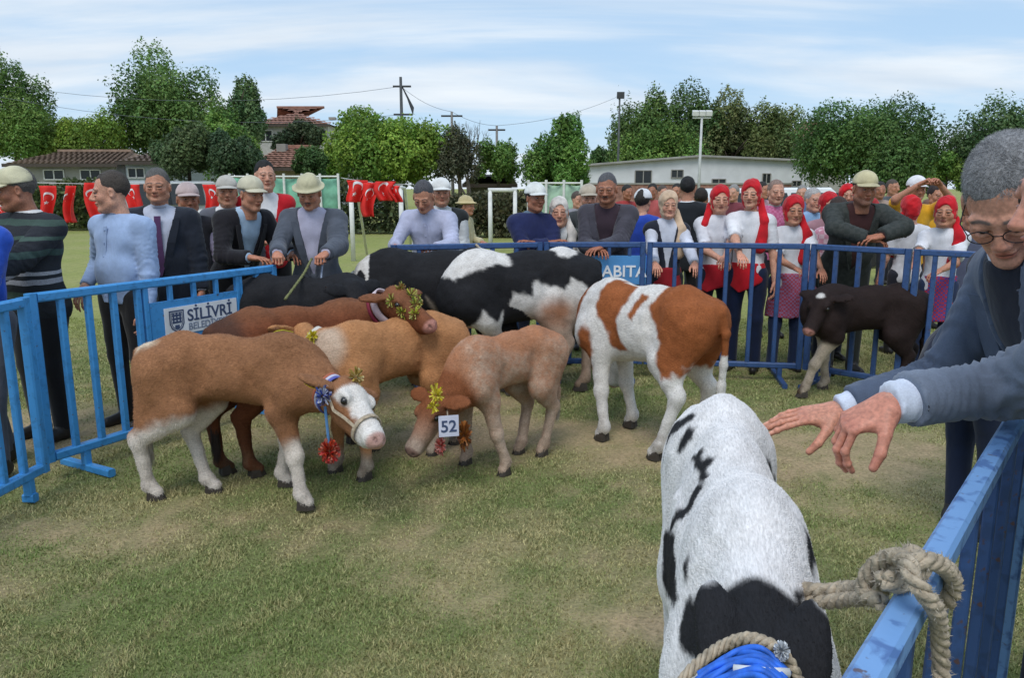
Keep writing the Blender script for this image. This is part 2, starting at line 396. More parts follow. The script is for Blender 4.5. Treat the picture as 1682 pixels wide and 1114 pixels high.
c_ = mixc(t, 1.0, a.outputs[0], mixc(t, rng(t, n_.outputs[0], .3, .7), (.55, .55, .5), (1.25, 1.22, 1.15)), 'MULTIPLY'); c_ = mixc(t, rng(t, n2_.outputs[0], .35, .7, 0, .5), c_, tuple(STRAW * .9)); c_ = mixc(t, rng(t, n3_.outputs[0], .45, .7, 0, .35), c_, tuple(GREEN * .7))
t.links.new(c_, b.inputs['Base Color']); b.inputs['Roughness'].default_value = .95; b.inputs['Specular IOR Level'].default_value = .15; bump(t, b, n_.outputs[0], .8, .02)
tag(mesh('ground', np.stack([X1, Y1, Z1], 1), GF, mt, col=gcol), kind='structure')
def grass():
    rs = np.random.RandomState(5); N = 560000
    Yb = 1.9 * (9.5 / 1.9) ** (rs.rand(N) ** .95); hw = Yb * .70 + .25; Xb = rs.uniform(-1, 1, N) * hw
    d = dirtf(Xb, Yb); keep = rs.rand(N) > d * .93; Xb, Yb, d = Xb[keep], Yb[keep], d[keep]; N = len(Xb)
    p = np.stack([Xb, Yb, 0 * Xb], 1); cl = noise(p, 3.2, 9); cl2 = noise(p, .9, 40)
    L = (.012 + .010 * rs.rand(N)) * (1 + .35 * cl) * (1 - .45 * d) * (1 + .12 * Yb / 3); a = rs.uniform(0, 6.28, N); tilt = rs.uniform(.3, 1.25, N)
    z0 = .010 * noise(p, .7, 12) - .008
    base_ = np.stack([Xb, Yb, z0], 1); tip = base_ + np.stack([np.cos(a) * np.sin(tilt) * L, np.sin(a) * np.sin(tilt) * L, np.cos(tilt) * L], 1)
    wd = (.0014 + .0008 * rs.rand(N)) * (1 + Yb / 4); a2 = rs.uniform(0, 6.28, N); s_ = np.stack([np.cos(a2), np.sin(a2), 0 * a2], 1) * wd[:, None]
    V = np.stack([base_ - s_, base_ + s_, tip], 1).reshape(-1, 3)
    k = np.clip(.38 + .33 * cl2 + .26 * cl + .6 * d + rs.normal(size=N) * .22, 0, 1)[:, None]; C = (GREEN * np.array([.95, 1.06, .85])) * (1 - k) + STRAW * k; C *= rs.uniform(.65, 1.3, N)[:, None]
    f = sm(7, 9.5, Yb)[:, None]; C = C * (1 - f) + FARG * f
    mt, t, b, o = new_mat('grass_blade'); a_ = t.nodes.new('ShaderNodeVertexColor'); a_.layer_name = 'col'; t.links.new(a_.outputs[0], b.inputs['Base Color']); b.inputs['Roughness'].default_value = .6; b.inputs['Specular IOR Level'].default_value = .2
    tag(mesh('grass', V, np.arange(3 * N).reshape(-1, 3), mt, smooth=False, col=np.repeat(C, 3, 0)), 'short worn grass mixed with straw covering the pen', 'grass', kind='stuff')
grass()

# ------------------------------------------------------------------ trees
def leaf_mat(name):
    mt = bpy.data.materials.new(name); mt.use_nodes = True; t = mt.node_tree; t.nodes.clear(); o = t.nodes.new('ShaderNodeOutputMaterial')
    a = t.nodes.new('ShaderNodeVertexColor'); a.layer_name = 'col'; b = t.nodes.new('ShaderNodeBsdfPrincipled'); b.inputs['Roughness'].default_value = .55; b.inputs['Specular IOR Level'].default_value = .25
    tr = t.nodes.new('ShaderNodeBsdfTranslucent'); mxx = t.nodes.new('ShaderNodeMixShader'); mxx.inputs[0].default_value = .25
    t.links.new(a.outputs[0], b.inputs['Base Color']); t.links.new(a.outputs[0], tr.inputs[0]); t.links.new(b.outputs[0], mxx.inputs[1]); t.links.new(tr.outputs[0], mxx.inputs[2]); t.links.new(mxx.outputs[0], o.inputs[0]); return mt
M_LEAF = leaf_mat('leaf'); M_BARK = plain('bark', (.10, .08, .06), .9, var=.35, scale=20, bmp=.6)
def crown_pts(rs, c, r, n_lobes, n, fill=.3, lr=.36):
    u = rs.normal(size=(n_lobes, 3)); u /= np.linalg.norm(u, axis=1)[:, None]; u[:, 2] = np.abs(u[:, 2]) * 1.0 - .35 * rs.rand(n_lobes)
    L = u * rs.uniform(.35, .82, n_lobes)[:, None] * np.array(r); R_ = np.array(r).mean() * lr * rs.uniform(.6, 1.25, n_lobes)
    L[:, :2] *= np.where(L[:, 2] > r[2] * .35, 1.0, 1.1)[:, None]; i = rs.choice(n_lobes, n, p=R_ ** 2 / (R_ ** 2).sum()); d = rs.normal(size=(n, 3)); d /= np.linalg.norm(d, axis=1)[:, None]
    rad = R_[i] * (1 - fill * rs.rand(n) ** 1.6) * (1 + .30 * noise(d * 1.0 + L[i], 1.1, 7)); rad = rad * np.where(rs.rand(n) < .05, rs.uniform(1.0, 1.22, n), 1.); p = L[i] + d * rad[:, None] * np.array([1, 1, .85]); return p + np.array(c), d, i
def foliage(rs, p, d, size, cbase, lobe, nl, var=.3):
    n = len(p); nr = d * .7 + rs.normal(size=(n, 3)) * .55 + np.array([0, 0, .35]); nr /= np.linalg.norm(nr, axis=1)[:, None]; a = np.cross(nr, rs.normal(size=(n, 3))); a /= np.linalg.norm(a, axis=1)[:, None]; b_ = np.cross(nr, a)
    s_ = size * rs.uniform(.6, 1.3, n)[:, None]; V = np.stack([p - a * s_ * .9, p - b_ * s_ * .5 + nr * s_ * .1, p + a * s_ * .9, p + b_ * s_ * .5 + nr * s_ * .1], 1).reshape(-1, 3)
    lc = rs.uniform(1 - var, 1 + var, nl)[lobe]; hue = rs.uniform(-.15, .15, nl)[lobe]; C = np.array(cbase)[None] * 1.45 * lc[:, None] * rs.uniform(.65, 1.35, n)[:, None]; C[:, 0] *= (1 + hue + rs.uniform(-.1, .25, n)); C[:, 1] *= 1 + hue * .3
    return V, np.arange(4 * n).reshape(-1, 4), np.repeat(C, 4, 0)
def tree(label, x0, x1, ytop, ybase, D, cbase, n=9000, size=.13, lobes=22, seed=0, name='tree', group='trees beyond the field', fill=.35, trunk_h=None, depth=None, extra=(), cat='tree', lr=.36, bare=.0):
    """crown spans pixel columns x0..x1, top ytop, crown base ybase, at distance D"""
    n = int(n * 2.4); size *= .74; rs = np.random.RandomState(seed + 100); a, b_ = P(x0, ytop, D), P(x1, ybase, D); cx, w_ = (a[0] + b_[0]) / 2, abs(b_[0] - a[0]) / 2; zt, zb = a[2], max(b_[2], .1)
    root = empty(name, (cx, D, 0)); tag(root, label, cat, group if name == 'tree' else None)
    c = (0, 0, zb + (zt - zb) * .45); r = (w_, depth or w_, (zt - zb) * .52); ps, ds, ls = crown_pts(rs, c, r, lobes, n, fill, lr)
    k = ps[:, 2] > max(.05, zb * .6); ps, ds, ls = ps[k], ds[k], ls[k]
    # squeeze to the outline asked for
    q = np.quantile(ps[:, 0], [.004, .996]); ps[:, 0] = (ps[:, 0] - q.mean()) / (q[1] - q[0]) * 2 * w_; qz = np.quantile(ps[:, 2], [.01, .998]); ps[:, 2] = zb + (ps[:, 2] - qz[0]) / (qz[1] - qz[0]) * (zt - zb); ps[:, 2] = np.maximum(ps[:, 2], .08)
    V, F, C = foliage(rs, ps, ds, size, cbase, ls, lobes); tag(mesh('crown', V, F, M_LEAF, root, smooth=False, col=np.clip(C, 0, 1)))
    mb = MB(); H_ = zt; th = max(trunk_h or zb, .3); tr = max(.06, H_ * .022)
    mb.tube([(0, 0, -.05), (.03 * H_ * rs.normal() * .3, 0, th * .6), (.04 * rs.normal(), .04 * rs.normal(), th + (zt - zb) * .25), (0, 0, zb + (zt - zb) * .62)], [tr * 1.3, tr, tr * .75, tr * .25], 8)
    for i in range(9):
        a_ = rs.uniform(0, 6.28); z0 = zb + (zt - zb) * rs.uniform(0, .4); e = np.array([math.cos(a_) * w_ * rs.uniform(.4, .75), math.sin(a_) * w_ * .6, z0 + (zt - zb) * rs.uniform(.15, .4)]); mb.tube([(0, 0, z0), (e[0] * .45, e[1] * .45, z0 + (e[2] - z0) * .6), tuple(e)], [tr * .5, tr * .32, tr * .1], 5)
    mb.build('trunk', M_BARK, root, smooth=True)
    return root
LG, MG, DG, YG = (.105, .190, .040), (.082, .150, .040), (.056, .110, .034), (.150, .235, .036)
def trees():
    tree('tall ragged green tree cut by the left edge of the view', -60, 92, 82, 262, 41, MG, 9000, .11, 22, 1, trunk_h=2, lr=.27)
    tree('low bright green tree with lobed crown at the far left, under the ragged tree', -30, 105, 175, 262, 40, LG, 8000, .10, 16, 2)
    tree('bright green bushy tree left of the tallest tree', 70, 200, 186, 262, 41, YG, 8000, .10, 18, 3)
    tree('tallest broad green tree on the left, rising above the tiled roofs', 178, 385, 76, 262, 44, MG, 22000, .13, 44, 4, lr=.30)
    tree('small bluish green tree joined to the right side of the tallest tree', 345, 438, 125, 230, 39, (.075, .135, .052), 6000, .11, 14, 5)
    tree('light green tree in front of the tallest tree, right of its trunk', 300, 430, 172, 285, 33, LG, 10000, .10, 20, 6)
    tree('dark round bush in front of the tiled roof on the left', 248, 358, 205, 287, 28, (.068, .110, .045), 9000, .085, 18, 7)
    tree('very dark bush between the round bush and the terracotta roof', 340, 430, 215, 288, 27.5, (.042, .075, .036), 7000, .08, 14, 8)
    tree('dark shrub tree in front of the house with the red roof', 448, 536, 196, 245, 37, (.040, .064, .030), 5000, .10, 12, 9)
    tree('small dark bush left of the wide bright green tree', 478, 540, 240, 290, 29, DG, 5000, .08, 12, 10)
    tree('wide bright green tree standing under the flag pole', 520, 740, 178, 305, 31, (.125, .215, .034), 21000, .10, 42, 11, lr=.27)
    tree('grey green tree with thin crown right of the wide bright tree', 715, 790, 205, 300, 30, (.060, .070, .042), 4500, .08, 14, 12)
    tree('small green tree under the thin utility pole', 783, 853, 228, 292, 32, LG, 4000, .09, 12, 13, fill=.6)
    tree('upright green tree standing alone left of the white building', 860, 966, 188, 318, 31, (.080, .165, .036), 11000, .09, 22, 14, trunk_h=1.5, lr=.3)
    tree('leftmost of the tall dark trees behind the white building', 1004, 1108, 150, 300, 50, MG, 9000, .14, 18, 15)
    tree('dense tree with the highest crown behind the white building', 1064, 1192, 139, 300, 51, DG, 11000, .14, 20, 16)
    tree('ragged brownish green tree behind the light mast', 1132, 1272, 150, 300, 50, (.095, .125, .048), 10000, .13, 24, 17, lr=.28)
    tree('olive green tree right of the light mast behind the white building', 1212, 1350, 172, 300, 49, (.092, .130, .042), 10000, .13, 20, 18, lr=.28)
    tree('bright low green tree right behind the white building roof', 1015, 1150, 200, 300, 47.5, LG, 7000, .13, 16, 19)
    tree('large round dark green tree right of the white building', 1325, 1556, 165, 310, 38, (.056, .115, .032), 24000, .11, 46, 20, lr=.28)
    tree('dark tree cut by the right edge of the view', 1570, 1740, 164, 300, 36, (.060, .112, .042), 13000, .11, 26, 21)
    tree('low light green bush right of the large round tree', 1520, 1590, 250, 310, 36, LG, 4000, .10, 10, 22)
    tree('tiny dark tree far away beside the white building', 970, 1010, 240, 275, 70, DG, 2500, .16, 8, 23)
    # bare tree
    rs = np.random.RandomState(3); c = P(768, 300, 33); root = empty('bare_tree', (c[0], 33, 0)); tag(root, 'bare leafless tree with thin grey twigs', 'tree'); mb = MB(); top = P(768, 178, 33)[2]
    def br(p, d, L, r, lv):
        q = p + d * L; mb.tube([tuple(p), tuple((p + q) / 2 + rs.normal(size=3) * L * .04), tuple(q)], [r, r * .8, r * .55], 5)
        if lv: 
            for _ in range(3): e = d + rs.normal(size=3) * .42; e[2] = abs(e[2]) + .3; e /= np.linalg.norm(e); br(p + d * L * rs.uniform(.55, 1), e, L * .66, r * .55, lv - 1)
    br(np.array([0, 0, -.05]), np.array([0, 0, 1.]), top * .42, .09, 5); mb.build('trunk', plain('grey_bark', (.16, .14, .13), .9), root)
    # hedge strip
    for lab, x0, x1, yt, D, cb, sd in (('dark hedge behind the green netting on the left', 355, 660, 296, 27, (.045, .062, .028), 31), ('low brownish hedge behind the goal posts', 700, 960, 318, 25, (.060, .066, .034), 32), ('low green hedge at the far left behind the red flags', -40, 260, 296, 29, (.060, .085, .030), 33)):
        rs = np.random.RandomState(sd); a, b_ = P(x0, yt, D), P(x1, yt, D); n = 7000; p = np.stack([rs.uniform(a[0], b_[0], n), D + rs.uniform(-.6, .6, n), rs.uniform(.05, 1, n) * a[2]], 1); p[:, 2] *= 1 + .12 * noise(p * [1, 0, 0], .5, 4)
        dd = rs.normal(size=(n, 3)); V, F, C = foliage(rs, p, dd, .10, cb, rs.randint(0, 30, n), 30); root = empty('hedge', (0, 0, 0)); tag(root, lab, 'hedge'); mesh('foliage', V, F, M_LEAF, root, smooth=False, col=np.clip(C, 0, 1))
trees()

# ------------------------------------------------------------------ buildings
M_TILE = plain('roof_tile', hexc(138, 116, 100), .85, var=.3, scale=3, bmp=.2); M_TILER = plain('red_roof_tile', hexc(146, 106, 90), .85, var=.3, scale=3, bmp=.2)
M_WALLW = plain('white_wash', hexc(212, 214, 216), .9, var=.1, scale=1.5); M_WALLG = plain('grey_render', hexc(150, 148, 142), .9, var=.2, scale=1.2); M_DARKGL = plain('dark_window', (.03, .035, .04), .25)
def tiled_roof(root, x0, x1, y0, y1, z0, z1, mat, step=.24, name='roof', hip=0.):
    """a slope rising away from the viewer with courses of half round tiles, and its back slope"""
    mb = MB(); ny_ = 10; L = math.hypot(y1 - y0, z1 - z0); 
    for i in range(ny_):
        t0, t1 = i / ny_, (i + 1) / ny_ + .02; ya, za, yb, zb = y0 + (y1 - y0) * t0, z0 + (z1 - z0) * t0, y0 + (y1 - y0) * t1, z0 + (z1 - z0) * t1
        xa, xb = x0 + hip * t0, x1 - hip * t0; n = max(3, int((xb - xa) / step)); V = []; F = []
        for j in range(n * 4 + 1):
            u = j / 4; x = xa + (xb - xa) * u / n; hgt = .05 * abs(math.sin(math.pi * u)) * .38; V += [(x, ya, za + hgt + .05), (x, yb, zb + hgt)]
        for j in range(n * 4): F.append((2 * j, 2 * j + 2, 2 * j + 3, 2 * j + 1))
        mb.add(V, F)
    mb.add([(x0 + hip, y1, z1), (x1 - hip, y1, z1), (x1, 2 * y1 - y0, z0), (x0, 2 * y1 - y0, z0)], [(0, 1, 2, 3)]); mb.add([(x0, y0, z0), (x0 + hip, y1, z1), (x0, 2 * y1 - y0, z0)], [(0, 1, 2)]); mb.add([(x1, y0, z0), (x1 - hip, y1, z1), (x1, 2 * y1 - y0, z0)], [(2, 1, 0)])
    mb.bar((x0 + hip, y1, z1 + .05), (x1 - hip, y1, z1 + .05), .25, .14); return mb.build(name, mat, root)
def window(root, x, y, z, w_, h_, fr=M_WPAINT):
    """opening with frame on a wall facing the viewer at depth y"""
    mb = MB(); f = .05
    for a, b_ in (((x - w_ / 2, y - .03, z), (x + w_ / 2, y - .03, z)), ((x - w_ / 2, y - .03, z + h_), (x + w_ / 2, y - .03, z + h_)), ((x - w_ / 2, y - .03, z), (x - w_ / 2, y - .03, z + h_)), ((x + w_ / 2, y - .03, z), (x + w_ / 2, y - .03, z + h_)), ((x, y - .03, z), (x, y - .03, z + h_))): mb.bar(a, b_, f)
    o = mb.build('window', fr, root); MB().box((x - w_ / 2, y - .012, z), (x + w_ / 2, y - .004, z + h_)).build('pane', M_DARKGL, o); return o
def buildings():
    def at(px, py, D): return P(px, py, D)
    # white building with sloping roof edge
    D = 44; a, b_ = at(966, 266, D), at(1331, 268, D); pk = at(1150, 258, D)[2]; r = empty('low_building', ((a[0] + b_[0]) / 2, D, 0)); tag(r, 'long low white building with flat gabled roof line and small dark windows', 'building')
    hw = (b_[0] - a[0]) / 2; zl = at(966, 273, D)[2]; zr = at(1331, 266, D)[2]; 
    V = [(-hw, 0, 0), (hw, 0, 0), (hw, 0, zr), (0, 0, pk), (-hw, 0, zl), (-hw, 9, 0), (hw, 9, 0), (hw, 9, zr), (0, 9, pk), (-hw, 9, zl)]; mesh('wall', V, [(0, 1, 2, 3, 4), (9, 8, 7, 6, 5), (0, 4, 9, 5), (1, 6, 7, 2)], M_WALLW, r, smooth=False)
    mb = MB(); mb.bar((-hw - .15, -.12, zl + .05), (0, -.12, pk + .05), .3, .12); mb.bar((0, -.12, pk + .05), (hw + .15, -.12, zr + .05), .3, .12); mb.add([(-hw, -.1, zl + .06), (0, -.1, pk + .06), (0, 9.1, pk + .06), (-hw, 9.1, zl + .06), (hw, -.1, zr + .06), (hw, 9.1, zr + .06)], [(0, 1, 2, 3), (1, 4, 5, 2)]); mb.build('roof', M_WALLG, r)
    x0 = (a[0] + b_[0]) / 2
    for px, w_, y0, y1 in ((1056, .9, 308, 280), (1112, .65, 292, 279), (1180, .75, 308, 294), (1258, .45, 306, 285), (1308, .5, 306, 297)):
        q0, q1 = at(px, y0, D), at(px, y1, D); window(r, q0[0] - x0, 0, q0[2], w_, q1[2] - q0[2], M_WALLG)
    # pink low wall in front of the white building
    D = 40; a, b_ = at(960, 305, D), at(1300, 305, D); r = empty('boundary_wall', (0, 0, 0)); tag(r, 'low pinkish brick wall below the white building', 'wall')
    MB().box((a[0], D, -.02), (b_[0], D + .2, at(0, 303, D)[2])).build('brickwork', plain('pink_brick', hexc(150, 110, 98), .9, var=.4, scale=6), r)
    mb = MB(); mb.box((a[0] - .1, D - .04, at(0, 303, D)[2]), (b_[0] + .1, D + .24, at(0, 303, D)[2] + .08)); mb.build('coping', M_WALLG, r)
    # long low tiled houses on the left
    def house(label, x0, x1, yeave, yridge, D, wall, tile, wins=(), hip=1.2, chim=None):
        a, b_ = at(x0, yeave, D), at(x1, yeave, D); r = empty('tiled_house', (a[0], D, 0)); tag(r, label, 'house'); W_ = b_[0] - a[0]; ze = a[2]; zr = at(x0, yridge, D + 3)[2]
        mb = MB(); mb.box((.25, 0, 0), (W_ - .25, 5.6, ze)); mb.build('wall', wall, r); rf = tiled_roof(r, 0, W_, -.4, 2.8, ze, zr, tile, hip=hip)
        mb = MB(); mb.box((0, -.42, ze - .12), (W_, -.38, ze + .03)); mb.build('fascia', plain('dark_wood', (.07, .055, .045), .8), r)
        for px, w_, y0, y1 in wins: q0, q1 = at(px, y0, D), at(px, y1, D); window(r, q0[0] - a[0], 0, q0[2], w_, q1[2] - q0[2])
        if chim: q = at(chim[0], chim[1], D + 2); MB().box((q[0] - a[0] - .2, 2, zr - .6), (q[0] - a[0] + .2, 2.4, q[2])).build('chimney', M_WALLG, rf)
        return r
    house('long low house with weathered brown tiled roof and grey wall at far left', 12, 200, 270, 250, 36, M_WALLG, M_TILE, ((90, .9, 295, 279), (150, .9, 295, 279)), .8)
    house('low house with greyish tiled roof and pale plastered wall', 196, 300, 266, 246, 34.5, plain('pale_plaster', hexc(178, 186, 188), .9), plain('grey_tile', hexc(140, 122, 112), .9, var=.3, scale=3), ((225, .7, 292, 276),), .8)
    house('small house with terracotta roof between the bushes', 405, 510, 276, 243, 33, plain('cream_plaster', hexc(190, 176, 150), .9), M_TILER, ((440, .6, 292, 281),), .6, (461, 236))
    house('two storey house with wide red roof behind the trees', 405, 545, 205, 178, 48, plain('white_plaster', hexc(190, 188, 186), .9), M_TILER, ((437, .8, 232, 214), (520, .8, 232, 214)), 4., (545, 196))
    house('farther house with low brown roof at the middle left', 540, 610, 215, 200, 56, M_WALLG, M_TILE, ((570, .8, 232, 222),), .8)
    house('house with red roof behind the round tree on the right', 1318, 1400, 225, 203, 62, M_WALLG, M_TILER, (), 1.)
    # little dark shed behind goal
    house('low shed with dark roof beside the goal posts', 760, 850, 303, 291, 34, plain('shed_wall', hexc(120, 115, 105), .9), plain('dark_sheet', hexc(76, 78, 82), .7), (), .2)
    # netting fences in pale green
    def netting(label, x0, x1, yt, D, colr, posts):
        a, b_ = at(x0, yt, D), at(x1, yt, D); r = empty('netting_fence', (0, 0, 0)); tag(r, label, 'fence'); H_ = a[2]
        n = max(12, int((b_[0] - a[0]) / .5)); V = []; F = []; xs_ = np.linspace(a[0], b_[0], n)
        for i, x in enumerate(xs_): V += [(x, D + .05 * math.sin(i * 1.7), .35), (x, D + .07 * math.sin(i * 1.3 + 1), H_ - .05 * abs(math.sin(i * .8)))]
        F = [(2 * i, 2 * i + 2, 2 * i + 3, 2 * i + 1) for i in range(n - 1)]; o = mesh('net_sheet', V, F, plain('green_net', colr, .9, var=.3, scale=5), r); md = o.modifiers.new('thick', 'SOLIDIFY'); md.thickness = .012
        for x in np.linspace(a[0], b_[0], posts): MB().tube([(x, D - .06, -.05), (x, D - .06, H_ + .1)], .035, 8).build('post', M_WPAINT, r)
        MB().tube([(a[0], D - .06, H_ + .02), (b_[0], D - .06, H_ + .02)], .025, 6).build('rail', M_WPAINT, r)
    netting('long pale green netting fence behind the men on the left', 378, 556, 291, 22, hexc(112, 165, 140), 7)
    netting('pale green netting panel left of the white building', 868, 955, 302, 20, hexc(146, 172, 150), 4)
    # goals
    def goal(label, x0, x1, yt, D, d2):
        a, b_ = at(x0, yt, D), at(x1, yt, D); r = empty('football_goal', (0, 0, 0)); tag(r, label, 'goal'); H_ = a[2]
        for x in (a[0], b_[0]): MB().tube([(x, D, -.05), (x, D, H_)], .05, 10).build('post', M_WPAINT, r, smooth=True); MB().tube([(x, D, H_), (x, D + d2 * .4, H_), (x, D + d2, 0)], .03, 8).build('stay', M_WPAINT, r, smooth=True)
        MB().tube([(a[0] - .05, D, H_), (b_[0] + .05, D, H_)], .05, 10).build('crossbar', M_WPAINT, r, smooth=True)
        mb = MB()
        for k in range(11): x = a[0] + (b_[0] - a[0]) * k / 10; mb.bar((x, D + d2 * .4, H_), (x, D + d2, 0), .008)
        for k in range(7): t_ = k / 6; mb.bar((a[0], D + d2 * (.4 + .6 * t_), H_ * (1 - t_)), (b_[0], D + d2 * (.4 + .6 * t_), H_ * (1 - t_)), .008)
        pass
    goal('white goal frame standing in the field near the shed', 805, 846, 312, 19, 1.6)
    goal('white goal frame behind the man in the grey blazer', 576, 658, 308, 17, 1.6)
    # pole things
    def pole(label, px, yt, D, r0=.12, colr=(.20, .19, .18), kind=None, name='utility_pole', cat='pole'):
        a = at(px, yt, D); r = empty(name, (a[0], D, 0)); tag(r, label, cat); MB().tube([(0, 0, -.05), (0, 0, a[2])], [r0, r0 * .6], 8).build('shaft', plain('pole_' + name, colr, .8), r, smooth=True); return r, a[2]
    r, z = pole('tall dark utility pole with drooping cable bundle above the wide bright tree', 658, 126, 36, .10, (.07, .075, .08))
    mb = MB(); mb.bar((-.35, 0, z - 1.6), (.5, 0, z - 1.6), .08); mb.bar((-.35, 0, z - .4), (.45, 0, z - .4), .08); mb.build('cross_arm', plain('dark_iron', (.05, .052, .055), .6), r)
    mb = MB()
    for k in range(9): mb.tube([(0, 0, z - .3), (.28 + .03 * k, .02 * k, z - .9 - .05 * k), (.50, 0, z - 1.55)], .025, 5)
    tag(mb.build('cable_bundle', plain('dark_iron', (.05, .052, .055), .6), r), kind='stuff'); PO = [(r.location[0], 36, z - .4)]
    r, z = pole('thin utility pole left of the bare tree', 742, 183, 38, .09); PO.append((r.location[0], 38, z)); mb = MB(); mb.bar((-.5, 0, z - .2), (.5, 0, z - .2), .08); mb.build('cross_arm', plain('dark_iron', (.05, .052, .055), .6), r)
    r, z = pole('thin utility pole above the small green tree', 816, 206, 38, .09); PO.append((r.location[0], 38, z)); mb = MB(); mb.bar((-.4, 0, z - .2), (.4, 0, z - .2), .08); mb.build('cross_arm', plain('dark_iron', (.05, .052, .055), .6), r)
    r, z = pole('thin dark pole at the left end of the trees behind the white building', 1018, 157, 45, .08, (.09, .1, .1)); PO.append((r.location[0], 45, z)); MB().box((-.15, -.1, z - .15), (.25, .1, z + .2)).build('lamp_head', plain('dark_iron', (.05, .052, .055), .6), r)
    r, z = pole('white floodlight mast standing before the white building', 1153, 190, 40, .09, (.55, .56, .56), name='floodlight_mast', cat='light mast')
    MB().bar((-.45, 0, z - .1), (.45, 0, z - .1), .07).build('cross_arm', M_WPAINT, r)
    for x in (-.33, 0, .33):
        o = MB().add([(x - .15, -.12, z - .02), (x + .15, -.12, z - .02), (x + .15, .05, z + .05), (x - .15, .05, z + .05), (x - .15, -.16, z + .2), (x + .15, -.16, z + .2), (x + .15, .03, z + .27), (x - .15, .03, z + .27)], [(0, 3, 2, 1), (4, 5, 6, 7), (0, 1, 5, 4), (1, 2, 6, 5), (2, 3, 7, 6), (3, 0, 4, 7)]).build('floodlight', M_WPAINT, r)
    L0 = at(-60, 128, 37); segs = [(tuple(L0), PO[0], .8), ((L0[0], L0[1], L0[2] - .5), (PO[0][0], 36, PO[0][2] - 1.2), .8), (PO[0], PO[1], .2), (PO[1], PO[2], .15), (PO[2], PO[3], .3)]
    for i, (a, b_, sag) in enumerate(segs):
        pts = [tuple(np.array(a) * (1 - t_) + np.array(b_) * t_ - np.array([0, 0, sag * 4 * t_ * (1 - t_)])) for t_ in np.linspace(0, 1, 12)]
        tag(MB().tube(pts, .008, 4).build('power_line', plain('cable', (.12, .13, .15), .6)), ['upper cable crossing the sky from the left edge to the dark utility pole', 'lower cable crossing the sky from the left edge to the dark utility pole', 'cable between the dark pole and the pole by the bare tree', 'short cable between the two thin poles in the middle', 'cable running to the pole behind the white building'][i], 'cable', 'power lines')
    # cars
    def car(label, px, D, yaw, colr, L=4.2, H_=1.45, van=False):
        c = at(px, 300, D); r = empty('parked_car', (c[0], D, 0), yaw); tag(r, label, 'car', 'cars parked beyond the fence'); W_ = .85
        prof = [(-L / 2, .35), (-L / 2, .85), (-L * .44, .95), (-L * .34, H_), (L * .12, H_ + .02), (L * .28, .98), (L * .46, .85), (L / 2, .6), (L / 2, .35)] if not van else [(-L / 2, .35), (-L / 2, H_ * .98), (-L * .45, H_), (L * .30, H_), (L * .42, 1.1), (L / 2, .95), (L / 2, .35)]
        n = len(prof); V = []; 
        for y, s_ in ((-W_, 1), (-W_ * .93, 1), (W_ * .93, 1), (W_, 1)):
            for x, z in prof: V.append((x * (1 if abs(y) < W_ * .95 else .985), y * (1 if z < .99 else .86), z if abs(y) < W_ * .95 else z - .03))
        F = [tuple(range(n - 1, -1, -1)), tuple(range(3 * n, 4 * n))]
        for k in range(3): F += [(k * n + i, k * n + (i + 1) % n, (k + 1) * n + (i + 1) % n, (k + 1) * n + i) for i in range(n)]
        mesh('body', V, F, plain('car_paint', colr, .25, var=.03), r, smooth=False)
        z0, z1 = .98, (H_ - .08)
        for s_ in (1, -1):
            for xa, xb in ((-L * .33, -L * .10), (-L * .08, L * .16)): mesh('window', [(xa - .12, s_ * (W_ + .005), z0), (xb + .10, s_ * (W_ + .005), z0), (xb, s_ * (W_ * .86 + .02), z1), (xa, s_ * (W_ * .86 + .02), z1)], [(0, 1, 2, 3)], M_DARKGL, r, smooth=False)
        mesh('windscreen', [(L * .275, -W_ * .75, 1.0), (L * .275, W_ * .75, 1.0), (L * .135, W_ * .7, H_ - .03), (L * .135, -W_ * .7, H_ - .03)], [(0, 1, 2, 3)], M_DARKGL, r, smooth=False)
        for x in (-L * .30, L * .31):
            for s_ in (1, -1): w_ = MB().tube([(x, s_ * (W_ - .18), .31), (x, s_ * (W_ + .01), .31)], .31, 18).build('wheel', plain('tyre', (.02, .02, .02), .8), r, smooth=False)
    car('silver van roof seen behind the men at the left', 308, 27, R(8), hexc(176, 180, 184), 4.0, 1.75, True)
    car('dark car parked behind the red flags at the far left', 100, 31, R(3), (.03, .03, .035), 4.0, 1.5)
    car('white car parked behind the girls with red headscarves', 1295, 16, R(10), hexc(226, 228, 230), 4.3, 1.55)
    # flags on strings
    M_RED = plain('flag_red', hexc(214, 44, 40), .8, var=.2, scale=6)
    def flag(label, px, py, D, w_, h_, rot=0., seed=0, folded=.5):
        w_ *= .62; h_ *= .85
        c = at(px, py, D); r = empty('hanging_flag', (c[0], D, c[2]), rot); tag(r, label, 'flag', 'red flags with white crescent and star'); nx_, nz_ = 10, 14; V = []
        def pt(u, v): x = (u - .5) * w_ * (1 - .35 * v * folded); return (x + .05 * math.sin(v * 4 + seed) * folded, .05 * math.sin(u * 9 + seed) * (1 + v) * folded, -v * h_)
        for i in range(nx_ + 1):
            for j in range(nz_ + 1): V.append(pt(i / nx_, j / nz_))
        F = np.array([[i * (nz_ + 1) + j, (i + 1) * (nz_ + 1) + j, (i + 1) * (nz_ + 1) + j + 1, i * (nz_ + 1) + j + 1] for i in range(nx_) for j in range(nz_)])
        o = mesh('cloth', V, F, M_RED, r); o.modifiers.new('thick', 'SOLIDIFY').thickness = .006
        mb = MB(); off = np.array([0, -.012, 0]); P_ = lambda u, v: tuple(np.array(pt(u, v)) + off)
        n = 20; ar = w_ / h_; R1 = .26; rv = R1 * ar; cv = .30; outer = [(a, R1) for a in np.linspace(.55, 2 * math.pi - .55, n)]
